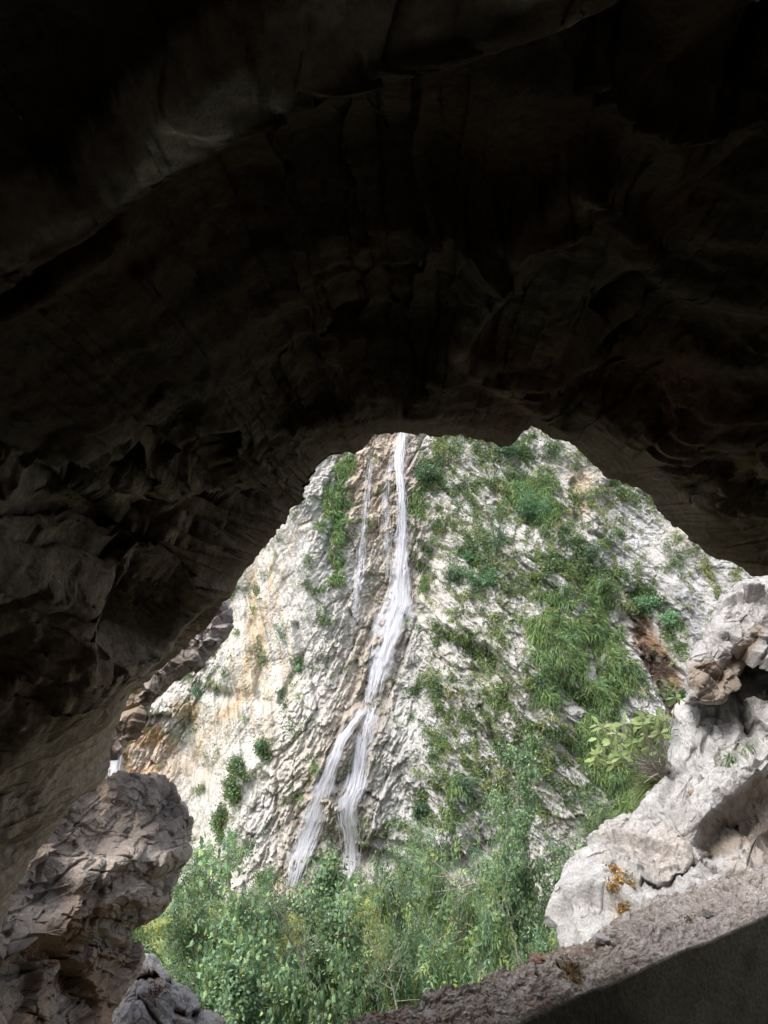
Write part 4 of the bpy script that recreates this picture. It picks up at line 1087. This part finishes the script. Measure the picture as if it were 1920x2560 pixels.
def k_feat(u, v):
    d = 0
    for pts, wd, a in (([(345, 2450), (390, 2440), (432, 2452)], 5, .12), ([(440, 2530), (470, 2545), (500, 2530)], 7, .12), ([(350, 2500), (400, 2560)], 4, .05)):
        d = d + a * np.exp(-(pldist(u, v, pts) / wd) ** 2)
    return d
def k_tint(u, v, Q, E):
    t = np.zeros(Q.shape, f32); t[:] = (.33, .31, .30)
    a = fbm3(Q * 4, 4, 1031); b = fbm3(Q * 13, 4, 1032, .6)
    t = mixc(t, (.30, .27, .25), sst(0, .4, a) * .7); t = mixc(t, (.52, .50, .48), sst(.1, .45, b) * .5)
    t = mixc(t, (.24, .15, .08), sst(.15, .4, fbm3(Q * 7, 3, 1033)) * .6)
    return t
LK = 'small pale grey rock below the big outcrop at the bottom left of the opening'
relief('rock', K_OUT, (390, 2570), lambda u, v: 4.4 - .002 * (v - 2500), .8, .30, 800, 220, 33, M_BOULDER, k_tint, 4, (.09, .04, .015), (2.4, 6, 17), k_feat, LK, 'rock', fb=.05)
N_OUT = [(575,1484),(578,1520),(574,1556),(548,1608),(505,1658),(462,1690),(428,1706),(392,1742),(360,1778),(318,1835),(290,1900),(200,1900),(150,1700),(300,1500),(450,1420),(540,1440)]
def n_tint(u, v, Q, E):
    t = np.zeros(Q.shape, f32); t[:] = (.38, .33, .29)
    a = fbm3(Q * 4, 4, 1041); b = fbm3(Q * 12, 4, 1042, .6)
    t = mixc(t, (.25, .18, .11), sst(0, .4, a) * .6); t = mixc(t, (.38, .35, .34), sst(.1, .45, b) * .5)
    return mixc(t, (.40, .37, .36), sst(440, 520, u) * .7)
LN = 'grey brown knob of rock jutting from the left cave edge into the light'
relief('rock', N_OUT, (430, 1590), lambda u, v: 3.7 - .0008 * (v - 1600), .7, .30, 900, 220, 35, M_BOULDER, n_tint, 4, (.05, .028, .014), (2.4, 6, 17), None, LN, 'rock', fb=.05, hard=.06, tilt=1.4)

# ================================================================ GRITTY STONE LEDGE (window sill of the cave)
zt = -2.0; k = 2.5
A0 = np.array([.195 * k, 1.155 * k]); B0 = np.array([.768 * k, 1.479 * k])
dr = (B0 - A0) / np.linalg.norm(B0 - A0); pr = np.array([-dr[1], dr[0]])
nl, ns_ = 1650, 420
tl = np.linspace(-1.1, 3.0, nl)
prof = []                                    # (across, height): outer face bottom -> top -> inner face bottom
WT = .335
pa = [(WT + .10, -1.0), (WT + .06, -.35), (WT + .03, -.10), (WT + .005, -.03), (WT - .01, -.005), (WT * .75, .004), (WT * .5, 0.0), (WT * .2, .002), (.010, 0.0), (0, -.006), (-.004, -.016), (-.004, -.2), (-.004, -.8)]
pc = np.array(pa); cs = np.r_[0, np.cumsum(np.hypot(*np.diff(pc, axis=0).T))]
# most samples on the visible top
kn = np.interp(np.linspace(0, 1, ns_), [0, .12, .80, .86, 1], [0, cs[2], cs[8], cs[10], cs[-1]])
pa_ = np.stack([np.interp(kn, cs, pc[:, 0]), np.interp(kn, cs, pc[:, 1])], -1)
LPt = np.zeros((nl, ns_, 3))
edge = .05 * vn2(tl * 2.1, tl * 0 + .5, 9) + .03 * vn2(tl * 7, tl * 0, 10) + .012 * vn2(tl * 24, tl * 0, 11)
wid = pa_[None, :, 0] + np.where(pa_[None, :, 0] > WT * .6, edge[:, None], 0)
base = A0[None] + dr[None] * tl[:, None]
LPt[..., 0] = base[:, None, 0] + pr[0] * wid; LPt[..., 1] = base[:, None, 1] + pr[1] * wid; LPt[..., 2] = zt + pa_[None, :, 1] + .008 * vn2(tl * 5, tl * 0, 12)[:, None]
NL = grid_normals(LPt); NL = np.where((NL[..., 2:3] < 0), -NL, NL)
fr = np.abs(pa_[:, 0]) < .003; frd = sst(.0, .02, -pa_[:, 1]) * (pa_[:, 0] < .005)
Qs = LPt.astype(f32)
h1, s1 = facet3(Qs * 24, 701, 1.0); h2, s2 = facet3(Qs * 58, 702, 1.0); h3, _ = facet3(Qs * 9, 703, 1.0)
hh = .016 * h3 + .013 * h1 + .007 * h2 + .022 * fbm3(Qs * 5, 4, 704) - .004 * np.exp(-(s1 / .1) ** 2)
hh = hh * (1 - .75 * frd[None, :]) * sst(.0, .02, wid + .004) 
NL[:, pa_[:, 1] < -.012] *= 1
LPt = LPt + np.array([0, 0, 1.]) * hh[..., None] * (1 - frd)[None, :, None] - np.array([-pr[0], -pr[1], 0]) * (-hh * .4)[..., None] * frd[None, :, None]
ts = np.zeros(LPt.shape, f32); ts[:] = (.32, .265, .21)
g1 = hf(H((np.floor(h1 * 1000)).astype(np.int64), (h1 * 0).astype(np.int64), np.zeros(1, np.int64), 5))
ts = mixc(ts, (.42, .375, .33), sst(.5, .9, fbm3(Qs * 45, 2, 711) + .6)); ts = mixc(ts, (.19, .145, .12), sst(.1, .4, fbm3(Qs * 17, 3, 712)) * .7)
ts = mixc(ts, (.28, .19, .13), sst(.0, .4, fbm3(Qs * 3.5, 3, 713)) * .7); ts = mixc(ts, (.46, .43, .41), sst(.3, .5, h1) * .5)
ts = mixc(ts, (.36, .33, .32), sst(.6, 1.1, tl)[:, None] * np.ones(ns_)[None] * .5)
stn = fbm3(Qs * 2.2, 4, 720)
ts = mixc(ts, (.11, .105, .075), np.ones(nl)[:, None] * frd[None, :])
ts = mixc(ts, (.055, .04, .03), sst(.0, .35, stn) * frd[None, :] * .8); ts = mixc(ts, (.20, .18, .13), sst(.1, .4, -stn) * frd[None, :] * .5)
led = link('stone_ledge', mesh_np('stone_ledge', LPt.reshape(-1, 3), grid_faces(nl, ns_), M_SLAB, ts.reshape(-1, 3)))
tag(led, 'gritty brown stone ledge slanting across the lower right corner with a dark smooth front', 'ledge')

# ================================================================ SMALL PLANTS ON THE NEAR ROCKS
LEAFY = mat_leaf('pale_leaf', trans=.4, rough=.5, var=.02)
def big_leaf(V, Fc, Tn, base, ax, nrm_, L, Wd, col, curl=.25, seg=5):
    """obovate leaf blade with a fold along its midrib"""
    ax = Vector(ax).normalized(); sd = ax.cross(Vector(nrm_)).normalized(); n = sd.cross(ax)
    b = len(V)
    for i in range(seg + 1):
        t = i / seg; wv = math.sin(math.pi * min(1, .06 + t ** 1.25 * .96)) * Wd if i < seg else .001
        c = base + ax * L * t - n * (curl * L * t * t)
        for s, f in ((-1, .18), (0, 0), (1, .18)): V.append(tuple(c + sd * wv * s + n * wv * f)); Tn.append(col)
    for i in range(seg):
        for s in (0, 1): Fc.append((b+i*3+s, b+i*3+s+1, b+i*3+4+s, b+i*3+3+s))
# broad-leaved sapling leaning out from behind the boulder
R = random.Random(5)
root = on_rock(LB, 1668, 1955) + Vector((0, .05, 0))
e = empty('broadleaf_sapling', root)
tb = Tubes(); V_, F_, T_n = [], [], []
D0 = 6.5
def pl(u, v, d=0.): return P3(u, v, D0 + d)
whorls = [((1530, 1845), 9), ((1492, 1900), 7), ((1560, 1810), 7), ((1605, 1800), 8), ((1640, 1790), 7), ((1580, 1858), 6), ((1655, 1830), 5), ((1620, 1835), 5), ((1690, 1745), 6), ((1505, 1865), 5), ((1550, 1878), 4)]
whorls += [((R.uniform(1490, 1660), R.uniform(1790, 1910)), R.randint(3, 7)) for _ in range(26)]
for (uu, vv), nlf in whorls:
    tip = pl(uu, vv, R.uniform(-.15, .15)); mid = root.lerp(tip, .5) + Vector((R.uniform(-.03, .03), 0, R.uniform(-.04, .02)))
    tb.add([root, root.lerp(mid, .5) + Vector((0, 0, -.01)), mid, mid.lerp(tip, .5) + Vector((0, 0, .01)), tip], [.0075, .006, .005, .004, .003], 6)
    for q in range(nlf):
        a = q * 6.28 / nlf + R.uniform(-.3, .3)
        ax = Vector((math.cos(a), R.uniform(-.5, .5), math.sin(a) * .7 - .25))
        g = R.uniform(.8, 1.2)
        big_leaf(V_, F_, T_n, tip + ax * .01, ax, Vector((R.gauss(0, .35), -.6 + R.gauss(0, .3), .8)), R.uniform(.06, .115), R.uniform(.013, .023), (.26 * g, .34 * g * R.uniform(.9, 1.1), .13 * g))
tb.build('stem', M_TWIG, e)
link('leaves', mesh_np('leaves', np.array(V_), np.array(F_), LEAFY, np.array(T_n)), e)
tag(e, 'pale green broad leaved sapling leaning out behind the left edge of the white boulder', 'plant')
# dry pale stems
e = empty('dry_plant', on_rock(LB, 1655, 1925)); r0 = on_rock(LB, 1655, 1925)
for q in range(22):
    tip = P3(R.uniform(1575, 1690), R.uniform(1855, 1960), 6.2 + R.uniform(-.1, .15)) if q < 17 else P3(R.uniform(1560, 1600), R.uniform(1870, 1920), 6.25)
    tt_ = Tubes() if q == 0 else tt_
    m = r0.lerp(tip, .55) + Vector((0, 0, R.uniform(0, .035)))
    tt_.add([r0 + Vector((R.uniform(-.03, .03), 0, R.uniform(-.03, .03))), m, tip], [.0026, .0021, .0014], 4)
tt_.build('stem', mat_flat('straw', (.50, .47, .42), scale=60), e)
tag(e, 'bundle of pale dry bare stems on the left edge of the white boulder', 'dry plant')
def grass_clump(lab, nm, base, n, L, Wd, dirv, droop, cols, seed, cat, spread=.4, mat=None, ns=7, sp0=.02):
    r = np.random.RandomState(seed); e = empty(nm, base)
    C = np.array(base)[None] + r.randn(n, 3) * sp0
    d = unit(np.array(dirv)[None] + r.randn(n, 3) * spread); s = unit(np.cross(d, r.randn(n, 3)))
    ln = L * r.uniform(.5, 1.1, n); Vv = np.zeros((n, ns + 1, 2, 3)); p = C
    for q in range(ns + 1):
        w_ = Wd * (math.sin(math.pi * (.25 + .72 * q / ns)))
        Vv[:, q, 0] = p - s * w_; Vv[:, q, 1] = p + s * w_
        p = p + d * (ln / ns)[:, None]; d = unit(d + np.array([0, 0, -droop]))
    t = np.array(cols)[r.randint(0, len(cols), n)] * r.uniform(.75, 1.25, (n, 1))
    strips(Vv, ns, 'blades', mat or M_GRASS, t, e)
    return tag(e, lab, cat)
grass_clump('yellow green grass tuft arching over the left edge of the white boulder', 'grass_tuft', on_rock(LB, 1640, 1955), 300, .40, .0028, (-.8, -.1, .25), .22, [(.20, .26, .07), (.28, .30, .10), (.14, .22, .06)], 3, 'grass', .35)
grass_clump('small rust coloured dry weed beside the dry stems', 'dry_weed', on_rock(LB, 1645, 1935), 120, .12, .0045, (-.5, -.3, .3), .25, [(.35, .14, .06), (.42, .24, .12), (.30, .25, .12)], 4, 'dry plant', .7)
for (uu, vv, n_, L_, sd__, lab) in ((1825, 1890, 70, .18, 11, 'spiky grey green rosette plant hanging in the hollow of the white boulder'), (1862, 1862, 40, .13, 12, 'smaller spiky rosette plant up and right of the larger rosette')):
    grass_clump(lab, 'rosette_plant', on_rock(LB, uu, vv) + Vector((0, -.03, 0)), n_, L_, .009, (0, -.7, .1), .28, [(.26, .31, .22), (.20, .26, .17), (.34, .37, .28)], sd__, 'plant', .75, LEAFY)
grass_clump('tiny brown tuft in a dark pocket high on the white boulder', 'dry_weed', on_rock(LB, 1755, 1800), 60, .08, .004, (0, -.8, .1), .3, [(.18, .14, .07), (.12, .11, .06)], 14, 'dry plant', .8)
grass_clump('small brown tuft in a pit midway down the white boulder', 'dry_weed', on_rock(LB, 1728, 1995), 60, .07, .004, (0, -.8, -.1), .3, [(.22, .15, .07), (.16, .12, .06)], 15, 'dry plant', .7)
def moss(lab, nm, lst, n, rad, size, cols, seed, cat):
    r = np.random.RandomState(seed); e = empty(nm, lst[0]); C = []
    for b in lst: C.append(np.array(b)[None] + r.randn(n, 3) * rad)
    C = np.concatenate(C); m = len(C)
    ax = unit(r.randn(m, 3) + np.array([0, -.6, .2])); s = unit(np.cross(ax, r.randn(m, 3)))
    t = np.array(cols)[r.randint(0, len(cols), m)] * r.uniform(.6, 1.3, (m, 1))
    rhombs(C, ax * size * r.uniform(.5, 1.4, (m, 1)), s * size * .3, 'fronds', LEAFY, t, e)
    return tag(e, lab, cat)
og = [(.40, .22, .05), (.30, .16, .04), (.48, .30, .10), (.22, .15, .05), (.50, .42, .28)]
moss('ochre withered moss hanging in a ragged strip down the white boulder', 'withered_moss', [on_rock(LB, a, b) + Vector((0, -.01, 0)) for a, b in ((1530, 2205), (1545, 2215), (1560, 2235), (1545, 2250), (1530, 2265), (1556, 2280), (1572, 2245))], 130, .021, .026, og, 5, 'moss')
moss('green white sprig of moss behind the ochre strip on the boulder', 'moss_sprig', [on_rock(LB, 1568, 2215), on_rock(LB, 1575, 2240)], 110, .02, .021, [(.30, .36, .22), (.42, .42, .34)], 6, 'moss')
# curled dead leaves in the ochre moss and on the ledge
DEAD = mat_leaf('dead_leaf', trans=.3, rough=.6, var=.02)
def dead_leaf(p, L, ang, col, lab):
    V1, F1_, T1 = [], [], []
    big_leaf(V1, F1_, T1, Vector(p), Vector((math.cos(ang), .3 * math.sin(ang), math.sin(ang) * .6)), Vector((.2, -.7, .7)), L, L * .34, col, .5, 6)
    o = link('dead_leaf', mesh_np('dead_leaf', np.array(V1), np.array(F1_), DEAD, np.array(T1)))
    tag(o, lab, 'leaf', 'dead leaves lying on the near rocks')
dead_leaf(on_rock(LB, 1545, 2290) + Vector((0, -.04, .0)), .11, 1.2, (.50, .33, .14), 'large curled tan dead leaf at the bottom of the ochre moss on the boulder')
dead_leaf(on_rock(LB, 1560, 2225) + Vector((0, -.04, .0)), .09, 2.4, (.55, .40, .20), 'pale tan dead leaf in the middle of the ochre moss on the boulder')
dead_leaf(on_rock(LB, 1535, 2205) + Vector((0, -.04, .0)), .07, .3, (.42, .22, .06), 'rusty dead leaf at the top of the ochre moss on the boulder')
def led_pt(u, v):
    k_ = np.argmin((960 + F * LPt[..., 0] / LPt[..., 1] - u) ** 2 + (1280 - F * LPt[..., 2] / LPt[..., 1] - v) ** 2)
    return Vector(LPt.reshape(-1, 3)[k_])
dead_leaf(led_pt(1222, 2462) + Vector((0, -.008, .006)), .030, .4, (.55, .22, .09), 'small orange dead leaf lying on the gritty ledge left of the brown moss tuft')
dead_leaf(led_pt(1712, 2272) + Vector((0, -.008, .006)), .042, .1, (.55, .32, .19), 'small salmon dead leaf lying on the gritty ledge at right')
moss('tuft of brown moss standing on the gritty ledge', 'moss_tuft', [led_pt(1430, 2440), led_pt(1428, 2425) + Vector((0, 0, .01)), led_pt(1440, 2455)], 110, .014, .017, [(.20, .13, .05), (.14, .10, .04), (.28, .18, .07)], 9, 'moss')
moss('second smaller moss tuft on the gritty ledge near its right end', 'moss_tuft', [led_pt(1722, 2300)], 60, .011, .013, [(.18, .12, .06), (.24, .17, .09)], 10, 'moss')
# tangled dry roots on the small rock
e = empty('dry_roots', on_rock(LK, 400, 2460)); tr_ = Tubes()
for q in range(26):
    a = on_rock(LK, R.uniform(365, 425), R.uniform(2440, 2475)); b = on_rock(LK, R.uniform(350, 430), R.uniform(2470, 2530))
    m = a.lerp(b, .5) + Vector((R.uniform(-.03, .03), -.05, R.uniform(-.02, .03)))
    tr_.add([a + Vector((0, -.01, 0)), m, b + Vector((0, -.01, 0))], [.004, .003, .0015], 5)
tr_.build('root', mat_flat('root_brown', (.13, .075, .04), scale=50), e)
tag(e, 'tangle of dark brown dry roots on the small pale rock at lower left', 'roots')

CH = random.Random(12)
spots = [(1340, 2400, 'reddish', .034), (1500, 2352, 'pale grey', .040), (1610, 2290, 'brown', .030), (1830, 2225, 'white', .036), (1120, 2500, 'pale', .028), (1770, 2330 - 40, 'dark grey', .028)]
names = {'reddish': (.34, .20, .14), 'pale grey': (.45, .43, .41), 'brown': (.24, .17, .12), 'white': (.55, .53, .5), 'pale': (.42, .37, .31), 'dark grey': (.15, .14, .13)}
for (uu, vv, nm_, sz) in spots:
    c = led_pt(uu, vv); r_ = np.random.RandomState(int(uu))
    a = np.linspace(0, 2 * math.pi, 15)[:-1]; b = np.linspace(0.02, math.pi - .02, 9)
    A_, B_ = np.meshgrid(a, b)
    S_ = np.stack([np.cos(A_) * np.sin(B_), np.sin(A_) * np.sin(B_), np.cos(B_)], -1).astype(f32)
    fh, _ = facet3(S_ * 1.4 + uu * .01, int(uu), 1.2)
    S_ = S_ * (1 + .45 * fh[..., None]) * np.array([sz, sz * .8, sz * .5]) + np.array([c.x, c.y, c.z + sz * .28])
    o = link('stone_chip', mesh_np('stone_chip', S_.reshape(-1, 3), grid_faces(9, 14, True), M_SLAB, np.tile(names[nm_], (9 * 14, 1)), smooth=False))
    tag(o, nm_ + ' stone chip lying on the ledge ' + {1340: 'just right of its moss tuft', 1500: 'below the ochre moss', 1610: 'midway between the two moss tufts', 1830: 'near its far right end', 1120: 'near its far left end', 1770: 'beside the smaller moss tuft'}[uu], 'stone', 'loose stone chips on the ledge')
